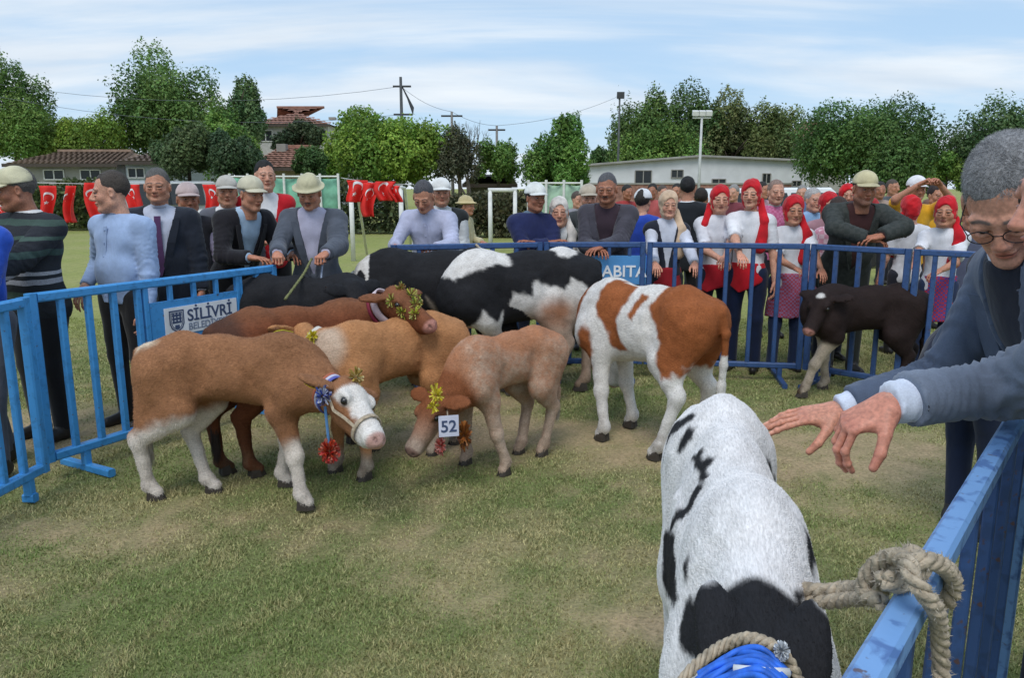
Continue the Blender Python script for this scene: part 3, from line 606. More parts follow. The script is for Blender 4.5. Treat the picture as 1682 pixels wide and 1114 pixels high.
        A = [P_(.5 + R1 * math.sin(a), cv - rv * math.cos(a) * -1) for a, _ in outer]; Bp = [P_(.5 + R1 * .80 * math.sin(a), cv + rv * .25 + rv * .80 * math.cos(a)) for a, _ in outer]
        mb.add(A + Bp, [(i, i + 1, n + i + 1, n + i) for i in range(n - 1)])
        sc_ = (.5, cv + rv * 1.25); pts = []
        for k in range(10): rr_ = (.13 if k % 2 == 0 else .05); a = k * math.pi / 5; pts.append(P_(sc_[0] + rr_ * math.sin(a), sc_[1] - rr_ * ar * math.cos(a)))
        mb.add([P_(*sc_)] + pts, [(0, 1 + k, 1 + (k + 1) % 10) for k in range(10)]); mb.build('crescent_and_star', M_WHITE, r, smooth=False)
    flag('long red flag hanging right of the beige capped man at far left', 74, 305, 11.5, .42, .62, .1, 1, .7)
    flag('longest red flag hanging left of the man in the light blue shirt', 113, 305, 11.5, .34, .62, -.1, 2, .9)
    flag('red flag partly hidden behind the head of the man in the light blue shirt', 152, 300, 11.5, .40, .60, 0, 3, .7)
    flag('red flag left of the man in the dark suit and purple tie', 218, 303, 11.5, .36, .45, 0, 4, .5)
    flag('red flag at the left edge beside the beige cap', 2, 328, 11.5, .40, .50, 0, 5, .5)
    flag('red flag behind the silver van and the flat caps', 345, 303, 11.5, .34, .45, 0, 6, .5)
    for i, (px, py, w_, h_) in enumerate(((583, 296, .55, .40), (606, 300, .45, .62), (632, 298, .50, .35), (650, 305, .30, .30))):
        flag('%s red flag of the cluster behind the man in the grey blazer' % ['leftmost', 'longest', 'upper right', 'small rightmost'][i], px, py, 12.5, w_, h_, .1 * i, 7 + i, .9)
    for lab, a, b_ in (('string carrying the red flags on the left', at(-30, 298, 11.55), at(365, 300, 11.55)), ('string carrying the flag cluster in the middle', at(560, 292, 12.55), at(672, 303, 12.55))): tag(MB().tube([tuple(a), tuple((a + b_) / 2 - np.array([0, 0, .03])), tuple(b_)], .004, 5).build('flag_string', M_WHITE), lab, 'string')
buildings()

# ------------------------------------------------------------------ steel barriers
def bar_barrier(label, a, b_, ztop, zbot, mat, nbars, w_=.040, bw=.028, panel=None, feet=(.12, .88), lower_rails=(), foot_len=.45, group=None, skip=(), barmat=None):
    """a and b_ ground points of the two ends"""
    a, b_ = np.array(a, float), np.array(b_, float); d = b_ - a; L = float(np.linalg.norm(d)); yaw = math.atan2(d[1], d[0]); r = empty('crowd_barrier', (a[0], a[1], 0), yaw); tag(r, label, 'barrier', group)
    for z, nm in ((ztop, 'top_rail'), (zbot, 'bottom_rail')): MB().bar((w_ / 2 + .001, 0, z), (L - w_ / 2 - .001, 0, z), w_).build(nm, mat, r)
    for x in (0, L): MB().bar((x, 0, zbot - w_ / 2), (x, 0, ztop + w_ / 2), w_).build('post', mat, r)
    first = None
    for i in range(1, nbars):
        x = L * i / nbars
        if any(s0 < x < s1 for s0, s1 in skip): continue
        if first is None: first = MB().bar((0, 0, zbot + w_ / 2 - .002), (0, 0, ztop - w_ / 2 + .002), bw).build('bar', barmat or mat, r); first.location = (x, 0, 0)
        else: link_copy(first, r, (x, 0, 0))
    for x in feet:
        mb = MB(); xx = L * x; mb.bar((xx, -foot_len, .02), (xx, foot_len, .02), w_ * .9); mb.bar((xx, 0, .03), (xx, 0, zbot), w_ * .9)
        mb.build('foot', mat, r)
    return r, L
def text_mesh(name, body, size, mat, parent, loc, rot, ext=.002):
    cu_ = bpy.data.curves.new(name, 'FONT'); cu_.body = body; cu_.size = size; cu_.extrude = ext; cu_.offset = size * .016; cu_.align_x = 'LEFT'; tmp = bpy.data.objects.new(name, cu_); COL.objects.link(tmp)
    bpy.context.view_layer.update(); me = bpy.data.meshes.new_from_object(tmp.evaluated_get(bpy.context.evaluated_depsgraph_get())); bpy.data.objects.remove(tmp); me.materials.clear(); me.materials.append(mat)
    o = bpy.data.objects.new(name, me); COL.objects.link(o); o.parent = parent; o.location = loc; o.rotation_euler = rot; return o
def barriers():
    zt = 1.02
    A0, A1 = G(-260, 560, zt), G(38, 497, zt); B0, B1 = G(50, 490, zt), G(447, 441, zt)
    for q in (A0, A1, B0, B1): q[2] = 0
    bar_barrier('light blue steel barrier section cut by the left edge of the view', A0, A1, zt, .14, M_BLUE, 7, .05, .036, foot_len=.03, group='steel barriers round the pen')
    L = np.linalg.norm(B1 - B0); fr = lambda px: float(np.dot(G(px, 441 + (447 - px) * .125, zt)[:2] - B0[:2], (B1 - B0)[:2]) / L)
    s0, s1 = fr(237), fr(388)
    r, L = bar_barrier('light blue steel barrier on the left carrying a white town sign', B0, B1, zt, .14, M_BLUE, 11, .05, .036, foot_len=.22, skip=((s0 + .02, s1 - .02),), group='steel barriers round the pen')
    for x in (s0, s1): MB().bar((x, 0, .16), (x, 0, zt - .024), .036).build('bar', M_BLUE, r)
    MB().box((s0 + .02, -.012, .52), (s1 - .02, .012, zt - .12)).build('panel', M_BLUE, r)
    for k in range(1, 4): x = s0 + (s1 - s0) * k / 4; MB().bar((x, 0, zt - .12), (x, 0, zt - .024), .03).build('bar', M_BLUE, r)
    # white sign, emblem and lettering
    zp0, zp1 = .68, .855; x0 = s0 + (s1 - s0) * .16; x1 = s1 - (s1 - s0) * .04
    MB().box((x0, -.018, zp0), (x1, -.0125, zp1)).build('sign_plate', M_WHITE, r)
    dk = plain('print_blue', hexc(64, 78, 110), .7); mb = MB(); cx, cz = x0 + .085, (zp0 + zp1) / 2; e = .055; S_ = [(-1, 1.25), (1, 1.25), (1, -.3), (.75, -.85), (0, -1.35), (-.75, -.85), (-1, -.3)]
    def ring_(k1, k2, y): 
        V = [(cx + x * e * k1, y, cz + z * e * k1) for x, z in S_] + [(cx + x * e * k2, y, cz + z * e * k2) for x, z in S_]; mb.add(V, [(i, (i + 1) % 7, 7 + (i + 1) % 7, 7 + i) for i in range(7)])
    ring_(1, .86, -.0200); ring_(.78, .70, -.0200)
    for z in (.55, .15, -.25): mb.box((cx - e * .62, -.0205, cz + z * e), (cx + e * .62, -.0195, cz + (z + .22) * e))
    for x in (-.45, 0, .45): mb.box((cx + (x - .1) * e, -.0212, cz - .25 * e), (cx + (x + .1) * e, -.0202, cz + 1.0 * e))
    mb.box((cx - .3 * e, -.0205, cz - .9 * e), (cx + .3 * e, -.0195, cz - .45 * e)); mb.build('emblem', dk, r)
    text_mesh('sign_text', 'SİLİVRİ', .105, dk, r, (x0 + .165, -.0185, zp0 + .075), (R(90), 0, 0)); text_mesh('sign_text', 'BELEDİYESİ', .062, plain('print_grey', hexc(130, 140, 160), .7), r, (x0 + .168, -.0185, zp0 + .018), (R(90), 0, 0))
    # dark blue barriers at the back
    zb = 1.12; px = [(640, 407), (892, 402), (1062, 402), (1332, 405), (1500, 414), (1640, 420)]; pts = [G(x, y, zb) for x, y in px]
    for q in pts: q[2] = 0
    labs = ['dark blue barrier hidden behind the piebald cows', 'dark blue barrier with the light lettered plate', 'dark blue barrier in front of the girls with red headscarves', 'dark blue barrier under the man leaning with folded arms', 'dark blue barrier at the right back corner']
    for i in range(5):
        a, b_ = pts[i] + (0.03 * (pts[i + 1] - pts[i]) / np.linalg.norm(pts[i + 1] - pts[i])), pts[i + 1] - (.03 * (pts[i + 1] - pts[i]) / np.linalg.norm(pts[i + 1] - pts[i])); LL = np.linalg.norm(b_ - a)
        r, L = bar_barrier(labs[i], a, b_, zb, .13, M_DBLUE, max(4, int(round(LL / .20))), .045, .034, foot_len=.28, group='steel barriers round the pen', skip=((.35, .9),) if i == 1 else ())
        if i == 1:
            MB().box((.38, -.012, zb - .33), (.83, .012, zb - .09)).build('plate', plain('plate_blue', hexc(78, 140, 196), .5), r)
            text_mesh('plate_text', 'ZABITA', .135, M_WHITE, r, (.345 + .03, -.015, zb - .265), (R(90), 0, 0))
            for k in range(1, 3): link = MB().bar((.35 + .17 * k, 0, zb - .09), (.35 + .17 * k, 0, zb - .02), .03).build('bar', M_DBLUE, r)
            for k in range(0, 4): MB().bar((.36 + .16 * k, 0, .15), (.36 + .16 * k, 0, zb - .33), .032).build('bar', M_DBLUE, r)
    # near barrier beside the viewer
    zt = 1.10; a, b_ = G(1402, 1160, zt), G(1706, 626, zt); a[2] = b_[2] = 0; M_N = paint_mat('worn_blue_paint', hexc(112, 154, 204), .9, hexc(58, 90, 146))
    d = (b_ - a) / np.linalg.norm(b_ - a); a = a - d * .5
    r, L = bar_barrier('near blue barrier with chipped top rail and a rope knotted round it', a, b_, zt, .14, M_N, 9, .036, .022, group='steel barriers round the pen', foot_len=.10, barmat=M_DBLUE)
    c2 = np.array([1.75, 3.0, 0]); c3 = np.array([2.6, 4.7, 0]); 
    b2 = b_ + d * .06
    return a, b_, zt
NB = barriers()

# ------------------------------------------------------------------ cattle
def rotz(a): c, s = math.cos(a), math.sin(a); return np.array([[c, -s, 0], [s, c, 0], [0, 0, 1]])
def frame(fwd, up=(0, 0, 1)):
    f = np.array(fwd, float); f /= np.linalg.norm(f); l = np.cross(up, f); l /= np.linalg.norm(l); u = np.cross(f, l); return np.stack([f, l, u], 1)
WHITE = np.array(hexc(226, 222, 218)); BLACK = np.array((.016, .016, .019))
def paint(Pn, base, patches, wp=1.):
    """patches: (colour, kind, args, softness) with kind 'poly' (plane, pts, side) or 'ell' (centre, radii)"""
    C = np.tile(np.array(base, float), (len(Pn), 1))
    J = Pn + 0.022 * wp * np.stack([noise(Pn, 3.2, 3), noise(Pn, 3.2, 17), noise(Pn, 3.2, 29)], 1) + .006 * np.stack([noise(Pn, 14, 5), noise(Pn, 14, 9), noise(Pn, 14, 11)], 1)
    for colr, kind, args, soft in patches:
        if kind == 'poly':
            plane, pts, side = args; u, v = {'xz': (J[:, 0], J[:, 2]), 'xy': (J[:, 0], J[:, 1]), 'yz': (J[:, 1], J[:, 2]), 'cyl': (J[:, 0], .2 * np.arctan2(J[:, 1], J[:, 2] - .66))}[plane]
            pts = np.array(pts, float); d = np.full(len(u), 1e9); ins = np.zeros(len(u), bool)
            for i in range(len(pts)):
                a, b = pts[i], pts[(i + 1) % len(pts)]; e = b - a
                t = np.clip(((u - a[0]) * e[0] + (v - a[1]) * e[1]) / (e @ e), 0, 1); d = np.minimum(d, np.hypot(u - a[0] - t * e[0], v - a[1] - t * e[1]))
                cr = ((a[1] > v) != (b[1] > v)); xi = (b[0] - a[0]) * (v - a[1]) / (b[1] - a[1] + 1e-12) + a[0]; ins ^= cr & (u < xi)
            sdv = np.where(ins, -d, d)
            if side: 
                s3 = J[:, 2] if side in ('U',) else J[:, 1] * side; sdv = np.where(s3 > 0, sdv, 1)
        else:
            c, r = args; q = (J - np.array(c)) / np.array(r); sdv = (np.linalg.norm(q, axis=1) - 1) * min(r)
        wgt = 1 - sm(-soft, soft, sdv); C = C * (1 - wgt[:, None]) + np.array(colr) * wgt[:, None]
    return C

def fur(V, Q, Nn, C, n, ln, flow, seed, wd=.0011, lift=.35, skip=None):
    rs = np.random.RandomState(seed); A = np.linalg.norm(np.cross(V[Q[:, 2]] - V[Q[:, 0]], V[Q[:, 3]] - V[Q[:, 1]]), axis=1)
    if skip is not None: A = A * (~skip[Q[:, 0]])
    f = rs.choice(len(Q), n, p=A / A.sum()); w_ = rs.dirichlet((1, 1, 1, 1), n)
    p = (V[Q[f]] * w_[:, :, None]).sum(1); nn_ = (Nn[Q[f]] * w_[:, :, None]).sum(1); c = (C[Q[f]] * w_[:, :, None]).sum(1)
    d = flow(p) + rs.normal(size=(n, 3)) * .35; d -= nn_ * (d * nn_).sum(1)[:, None]; d /= np.linalg.norm(d, axis=1)[:, None] + 1e-9
    L = ln * rs.uniform(.6, 1.3, n)[:, None]; s_ = np.cross(d, nn_)
    root = p - nn_ * .002; tip = p + (d * (1 - lift * .5) + nn_ * lift) * L
    VV = np.stack([root - s_ * wd, root + s_ * wd, tip], 1).reshape(-1, 3); FF = np.arange(3 * n).reshape(-1, 3)
    cc = c * (rs.uniform(.86, 1.10, n) if seed == 20 else rs.uniform(.72, 1.22, n))[:, None]; return VV, FF, np.repeat(cc, 3, 0)

COWS = {}
def cow(key, label, hind, fore, S, poll, muzzle, colf, h=.013, group=None, head_up=(0, 0, 1), stretch=1., fat=1., tail=True, tail_side=0., tail_col=None, hairs=36000,
        hair_len=.012, wither=0., headS=1., earcol=None, ear_drop=0., neck_sag=0., hock_fore=0, withers_up=0., origin=None, yaw=None, feet=None, tail_len=.52, seed=1, necklow=False, nose=None, ear_back=.3, feet0=False, bd=None):
    """hind, fore: two ground points each (left, right); poll, muzzle: world points"""
    hl, hr = [np.array(q, float) for q in hind]; fl, fr = [np.array(q, float) for q in fore]
    hm, fm = (hl + hr) / 2, (fl + fr) / 2
    if yaw is None: yaw = math.atan2(fm[1] - hm[1], fm[0] - hm[0])
    dirv = np.array([math.cos(yaw), math.sin(yaw), 0])
    O = (hm + fm) / 2 + dirv * .035 * S if origin is None else np.array(origin, float); O[2] = 0
    Rl = rotz(-yaw); L = lambda w_: (Rl @ (np.array(w_, float) - O)) / S
    hl, hr, fl, fr = L(hl), L(hr), L(fl), L(fr); pl = L(poll); mz = L(muzzle); ups = Rl @ np.array(head_up, float)
    st = stretch; bd = (.10 if S < 1 else .02) if bd is None else bd; fat = fat * (.90 if S < 1 else 1)
    if feet0: hl, hr, fl, fr = np.array([-.42, .12, 0]), np.array([-.36, -.12, 0]), np.array([.30, .10, 0]), np.array([.25, -.12, 0])
    # limit stride
    for q, x0, y0 in ((hl, -.40, .11), (hr, -.40, -.11), (fl, .29, .10), (fr, .29, -.10)):
        q[0] = x0 + np.clip(q[0] - x0, -.27, .27); q[1] = y0 + np.clip(q[1] - y0, -.12, .12)
    HF = frame(mz - pl, ups); hs = headS * .98
    H = lambda x, y, z: pl + HF @ (np.array([x, y, z]) * hs)
    pts = [hl, hr, fl, fr, H(.4, .2, .1), H(.4, -.2, -.15), H(-.1, .25, .1), H(-.1, -.25, .1)]
    lo = np.min(pts + [np.array([-.62, -.26, -.01])], 0) - .04; hi = np.max(pts + [np.array([.55, .26, 1.08])], 0) + .04
    F = Field(lo, hi, h / S)
    ft = fat
    # trunk
    F.ell((-.0 * st, 0, .665 + bd * .6), (.34 * st, .160 * ft, .19 - bd * .5), .05)
    F.ell((.24 * st, 0, .68 + bd * .4), (.22, .145 * ft, .235 - bd * .6), .09)
    F.ell((.36 * st, 0, .66 + bd * .4), (.12, .112 * ft, .16), .08)
    F.ell((-.32 * st, 0, .74), (.20, .145 * ft, .175), .09)
    F.rc((.27, 0, .872 + withers_up), (-.08, 0, .868), .058, .058, .12); F.rc((-.08, 0, .868), (-.30, 0, .893), .058, .052, .12); F.rc((-.30, 0, .893), (-.49, 0, .85), .052, .045, .10)
    F.ell((.02, 0, .76), (.42, .12 * ft, .12), .10)
    for s_ in (1, -1):
        F.rc((-.26, s_ * .07, .875), (-.29, s_ * .115, .84), .05, .042, .07)       # hip bones
        F.rc((-.48, s_ * .06, .83), (-.40, s_ * .10, .80), .045, .06, .07)
        F.rc((.24, s_ * .06, .84 + withers_up), (.36, s_ * .112, .63), .065, .085, .09)             # shoulder blade
    for s_ in (1, -1):
        F.ell((-.165, s_ * .185 * ft, .74), (.07, .040, .085), .06, op='sub'); F.ell((.135, s_ * .190 * ft, .66), (.035, .035, .12), .05, op='sub'); F.ell((-.41, s_ * .165, .80), (.05, .03, .06), .05, op='sub')
        for q in range(4): F.rc((.08 - .055 * q, s_ * .138 * ft, .80), (.055 - .055 * q, s_ * .141 * ft, .70), .010, .006, .035)
    # legs
    legs = []
    for s_, foot in ((1, hl), (-1, hr)):
        dx = foot[0] + .40; st_ = np.array([-.27 + dx * .25, s_ * .125, .55]); hip = np.array([-.36, s_ * .085, .74])
        fet = foot + np.array([-.030, 0, .085]); hock = np.array([st_[0] * .45 + fet[0] * .55 - .10 - .03 * (dx < 0), (st_[1] + foot[1]) / 2, .36])
        F.rc(hip, st_, .155, .095, .06, sc=(1, .72, 1)); F.rc((-.44, s_ * .075, .76), (hock[0] + .05, hock[1], .45), .10, .055, .06, sc=(1, .8, 1))
        F.rc(st_, hock, .09, .044, .04, sc=(1, .8, 1)); F.rc(hock + [-.012, 0, .025], hock + [.012, 0, -.03], .040, .036, .02, sc=(1, .85, 1))
        F.rc(hock, fet, .041, .033, .02); F.ell(fet, (.040, .040, .042), .02); F.rc(fet, foot + [.015, 0, .04], .034, .036, .015)
        legs.append((foot, fet, hock))
    for s_, foot in ((1, fl), (-1, fr)):
        dx = foot[0] - .29; el_ = np.array([.27 + dx * .1, s_ * .115, .55]); sh = np.array([.33, s_ * .11, .66])
        fet = foot + np.array([-.018, 0, .085]); kn = el_ * .42 + fet * .58 + np.array([.018, 0, 0.0]); kn[2] = .30
        F.rc(sh, el_, .10, .078, .06, sc=(1, .8, 1)); F.rc(el_, kn, .072, .046, .04, sc=(1, .85, 1)); F.ell(kn, (.048, .046, .055), .02)
        F.rc(kn, fet, .038, .032, .02); F.ell(fet, (.039, .039, .041), .02); F.rc(fet, foot + [.015, 0, .04], .034, .036, .015)
        legs.append((foot, fet, kn))
    # neck
    nb = np.array([.36, 0, .76 if not necklow else .68]); na = H(-.03, 0, -.07); mid = (nb + na) / 2 + np.array([0, 0, neck_sag])
    F.rc((.28, 0, .80), nb, .15, .135, .08, sc=(1, .72, 1)); F.rc(nb, mid, .132, .108, .08, sc=(1, .75, 1)); F.rc(mid, na, .108, .088, .06, sc=(1, .82, 1))
    F.rc((.40, 0, .62 + bd * .5), mid - np.array([0, 0, .05]), .075, .06, .07, sc=(1, .55, 1))
    # head
    F.ell(H(.03, 0, -.035), np.array((.115, .088, .088)) * hs, .03, HF); F.rc(H(.05, 0, -.04), H(.27, 0, -.055), .080 * hs, .052 * hs, .03)
    F.ell(H(.31, 0, -.062), np.array((.050, .058, .048)) * hs, .03, HF); F.rc(H(.06, 0, -.10), H(.27, 0, -.095), .052 * hs, .034 * hs, .03)
    F.ell(H(-.02, 0, .025), np.array((.05, .05, .03)) * hs, .03, HF)
    ears = []
    for s_ in (1, -1):
        F.ell(H(.085, s_ * .072, .005), np.array((.045, .022, .028)) * hs, .02, HF)
        F.ell(H(.105, s_ * .088, -.008), np.array((.018, .014, .014)) * hs, .008, HF, op='sub')
        F.ell(H(.348, s_ * .028, -.048), np.array((.014, .010, .010)) * hs, .008, HF, op='sub')
        ev = np.array([-ear_back, s_ * 1.0, -.12 - ear_drop]); ev /= np.linalg.norm(ev); EF = frame(HF @ ev, HF @ np.array([0.0, 0, 1.0]) if abs(ev[2]) < .8 else HF @ np.array([1.0, 0, 0]))
        c = H(-.005, s_ * .075, .0) + HF @ ev * .085 * hs
        F.ell(c, np.array((.095, .052, .017)) * hs, .015, EF)
        F.ell(c + EF @ np.array([.01, .012, 0.0]) * hs, np.array((.062, .030, .010)) * hs, .01, EF) ; ears.append((c, EF, s_))
    F.rc(H(.355, -.03, -.085), H(.355, .03, -.085), .004, .004, .006, op='sub')
    if tail:
        t0 = np.array([-.50, 0, .87]); pts_ = [t0, t0 + [-.045, .0, -.02], t0 + [-.075, tail_side * .3, -.14], t0 + [-.065, tail_side * .8, -.32], t0 + [-.055, tail_side, -tail_len]]
        rr = [.034, .030, .022, .019, .016]
        for i in range(4): F.rc(pts_[i], pts_[i + 1], rr[i], rr[i + 1], .02)
        F.rc(pts_[4], pts_[4] + np.array([.0, 0, -.06]), .028, .022, .015); F.rc(pts_[4] + np.array([0, 0, -.06]), pts_[4] + np.array([.0, 0, -.16]), .024, .008, .01)
    V, Q = F.nets(); N_ = vnormals(V, Q)
    hd = (V - pl) @ HF / hs    # head coordinates
    C = colf(V, hd, N_); C = C * (1 + .05 * noise(V, 5, 41))[:, None]
    # muzzle skin, hooves, dirt
    nosec = np.array(nose if nose is not None else hexc(196, 140, 128))
    wz = sm(.315, .335, hd[:, 0]) * (np.abs(hd[:, 1]) < .06) * (np.linalg.norm(hd, axis=1) < .45); C = C * (1 - .8 * wz[:, None]) + nosec * .8 * wz[:, None]
    for s_ in (1, -1):
        dn = np.linalg.norm((hd - np.array([.352, s_ * .028, -.048])) / np.array([1, 1, .8]), axis=1); k = (1 - sm(.008, .016, dn))[:, None]; C = C * (1 - k * .8) + .01 * k
        de = np.linalg.norm(hd - np.array([.105, s_ * .088, -.008]), axis=1); k = (1 - sm(.016, .028, de))[:, None]; C = C * (1 - k * .6) + .02 * k
        c, EF, _ = ears[0 if s_ == 1 else 1]; e = (V - c) @ EF / hs
        k = (sm(0, .6, -N_ @ EF[:, 2]) * (np.abs(e[:, 1]) < .032) * (np.abs(e[:, 0]) < .07) * (np.abs(e[:, 2]) < .03))[:, None]; C = C * (1 - .55 * k) + np.array(hexc(188, 140, 122)) * .55 * k
    dirt = (1 - sm(.05, .30, V[:, 2])) * (.25 + .75 * sm(-.2, .5, noise(V, 6, 50))) * (.25 if key == 'c1' else .55); C = C * (1 - dirt[:, None]) + np.array(hexc(112, 92, 72)) * dirt[:, None]
    name = 'calf' if S < 1.03 or key == 'cE' else 'young_cow'
    root = empty(name, tuple(O), yaw); tag(root, label, 'calf' if S < 1 or key == 'cE' else 'cow', group)
    # bones and muscle relief
    V = V + N_ * (.004 * noise(V, 3.5, 60) + .0015 * noise(V, 16, 61))[:, None]
    mesh('body', V * S, Q, M_HIDE, root, col=np.clip(C, 0, 1))
    bod = np.linalg.norm(hd - [.1, 0, -.05], axis=1)
    def flow(p):
        q = p / S; d = np.stack([np.full(len(q), -.75), np.zeros(len(q)), np.full(len(q), -.55)], 1)
        d[q[:, 2] < .5] = (-.1, 0, -1); hdd = (q - pl) @ HF; on = np.linalg.norm(hdd - [.15, 0, -.05], axis=1) < .22; d[on] = -HF[:, 0]; return d
    skip = (hd[:, 0] > .30) & (np.abs(hd[:, 1]) < .08) & (np.abs(hd[:, 2]) < .14)
    if hairs:
        VV, FF, CC = fur(V * S, Q, N_, np.clip(C, 0, 1), hairs, hair_len, flow, seed, skip=skip)
        tag(mesh('coat_hair', VV, FF, M_FUR, root, smooth=False, col=CC), kind='stuff')
    # switch of the tail
    if tail:
        rs = np.random.RandomState(seed); e0 = pts_[4] + np.array([0, 0, -.02]); nh = 900; a = rs.uniform(0, 6.28, nh); r0 = rs.uniform(0, .02, nh)
        p0 = e0 + np.stack([np.cos(a) * r0, np.sin(a) * r0, -rs.uniform(0, .12, nh)], 1); p1 = p0 + np.stack([np.cos(a) * .02 * rs.rand(nh), np.sin(a) * .02 * rs.rand(nh), -rs.uniform(.06, .16, nh)], 1)
        sd_ = np.stack([np.sin(a), -np.cos(a), 0 * a], 1) * .002
        VV = np.stack([p0 - sd_, p0 + sd_, p1], 1).reshape(-1, 3) * S
        tc_ = np.array(tail_col if tail_col is not None else (.5, .48, .45)); tag(mesh('tail_switch', VV, np.arange(3 * nh).reshape(-1, 3), M_FUR, root, smooth=False, col=np.repeat(tc_ * rs.uniform(.6, 1.1, nh)[:, None], 3, 0)), kind='stuff')
    # eyes
    for s_ in (1, -1):
        F2 = Field((-.03,) * 3, (.03,) * 3, .004); F2.ell((0, 0, 0), (.0185 * hs * S,) * 3, 0); ev, eq = F2.nets()
        mesh('eye', ev, eq, M_EYE, root, loc=tuple(H(.104, s_ * .080, -.008) * S))
    # cloven hooves
    for foot, fet, kn in legs:
        mb = MB()
        for c in (-1, 1):
            y0 = foot[1] + c * .0185
            def ring(z, x0, x1, w_): return [(foot[0] + x0, y0 - w_ * .5, z), (foot[0] + (x0 + x1) / 2 + .01, y0 - w_ * .62, z), (foot[0] + x1, y0 - c * .006, z), (foot[0] + (x0 + x1) / 2 + .01, y0 + w_ * .62, z), (foot[0] + x0, y0 + w_ * .5, z)]
            r0, r1, r2 = ring(0, -.035, .062, .032), ring(.03, -.032, .048, .030), ring(.058, -.028, .030, .024)
            mb.add([tuple(np.array(v) * S) for v in r0 + r1 + r2], [tuple(range(4, -1, -1)), tuple(range(10, 15))] + [(i + o_, (i + 1) % 5 + o_, (i + 1) % 5 + 5 + o_, i + 5 + o_) for i in range(5) for o_ in (0, 5)])
        mb.build('hoof', M_HOOF, root)
    COWS[key] = dict(root=root, H=lambda x, y, z: H(x, y, z) * S, HF=HF, S=S, hs=hs, nb=nb * S, na=na * S, mid=mid * S, pl=pl * S, O=O, yaw=yaw, ears=[(c * S, EF, s_) for c, EF, s_ in ears])
    return COWS[key]

def ring_band(root, name, c, ax, rx, ry, wd, th, mat, up=(0, 0, 1), n=28, wob=.0, col=None):
    """a flat band round an axis (collar, muzzle strap); c centre, ax axis"""
    FR = frame(ax, up); V = []; Fc = []
    for i in range(n):
        a = 2 * math.pi * i / n; d = np.array([0, math.cos(a) * rx, math.sin(a) * ry]); e = d / np.linalg.norm(d)
        ww = wob * math.sin(3 * a + 1)
        for (dx, dr) in ((-wd / 2, 0), (wd / 2, 0), (wd / 2, th), (-wd / 2, th)): V.append(np.array(c) + FR @ (d + e * dr + np.array([dx + ww, 0, 0])))
    for i in range(n):
        j = (i + 1) % n
        for k in range(4): Fc.append((i * 4 + k, i * 4 + (k + 1) % 4, j * 4 + (k + 1) % 4, j * 4 + k))
    return mesh(name, V, Fc, mat, root, smooth=True, col=col)
def ear_tag(cd, which, col=hexc(225, 205, 40), sz=1.):
    c, EF, s_ = cd['ears'][which]; S = cd['S']; mb = MB()
    a = c - EF[:, 2] * .016 * S + EF[:, 0] * .005; u, v, n_ = EF[:, 1], EF[:, 0], -EF[:, 2]; w_, h_ = .034 * sz, .045 * sz
    V = []
    for t in (0, .003):
        for x, y in ((-w_, -h_), (w_, -h_), (w_, h_ * .5), (w_ * .4, h_), (-w_ * .4, h_), (-w_, h_ * .5)): V.append(a + u * x + v * y + n_ * (t + .006))
    mb.add(V, [tuple(range(5, -1, -1)), tuple(range(6, 12))] + [(i, (i + 1) % 6, 6 + (i + 1) % 6, 6 + i) for i in range(6)])
    mb.build('ear_tag', plain('tag_plastic', col, .4), cd['root'])
def pompom(root, name, c, r, cols, n=260, seed=0, stretchz=1.3, ln=.6):
    rs = np.random.RandomState(seed); d = rs.normal(size=(n, 3)); d /= np.linalg.norm(d, axis=1)[:, None]; p0 = d * r * .25; p1 = d * r * np.array([1, 1, stretchz]) * rs.uniform(ln, 1, n)[:, None]
    s_ = np.cross(d, rs.normal(size=(n, 3))); s_ /= np.linalg.norm(s_, axis=1)[:, None]; wd = r * .10
    V = np.stack([p0 - s_ * wd * .6, p0 + s_ * wd * .6, p1 + s_ * wd, p1 - s_ * wd], 1).reshape(-1, 3) + np.array(c); cc = np.array(cols)[rs.randint(0, len(cols), n)] * rs.uniform(.6, 1.1, n)[:, None]
    mt = _MC.setdefault('ribbonvc', vc_mat('ribbon_satin', .45, 30, .1, .003, .5)); return mesh(name, V, np.arange(4 * n).reshape(-1, 4), mt, root, smooth=False, col=np.repeat(cc, 4, 0))

def gp(px, py): return G(px, py, 0)
BR = np.array(hexc(160, 112, 78)); OR = np.array(hexc(186, 132, 88)); RD = np.array(hexc(120, 68, 42)); CREAM = np.array(hexc(206, 190, 172)); ROAN = np.array(hexc(178, 132, 104))

def col_c1(V, hd, N):   # tan calf, pale belly, white lower legs and face
    C = paint(V, BR, [(np.array(hexc(224, 214, 204)), 'poly', ('xz', [(-.8, -.1), (-.8, .34), (-.44, .47), (-.30, .52), (-.10, .53), (.10, .515), (.22, .50), (.26, .42), (.24, .36), (.42, .40), (.8, .40), (.8, -.1)], 0), .035),
        (hexc(222, 205, 180), 'ell', ((-.50, 0, .92), (.09, .09, .06)), .03), (BR * .8, 'ell', ((.30, -.12, .47), (.07, .09, .15)), .04), (BR * .8, 'ell', ((.30, .12, .47), (.07, .09, .15)), .04)])
    C *= (1 - .18 * sm(.7, .95, V[:, 2]) * sm(-.1, .3, V[:, 0]))[:, None]
    hm = (np.linalg.norm(hd - [.15, 0, -.03], axis=1) < .32)
    f = sm(-.045, -.015, hd[:, 2] + .012 * noise(V, 8, 2)) * sm(.015, .05, hd[:, 0]) * hm + sm(.20, .25, hd[:, 0]) * hm
    f = np.clip(f, 0, 1)[:, None]; return C * (1 - f) + np.array(hexc(232, 226, 220)) * f
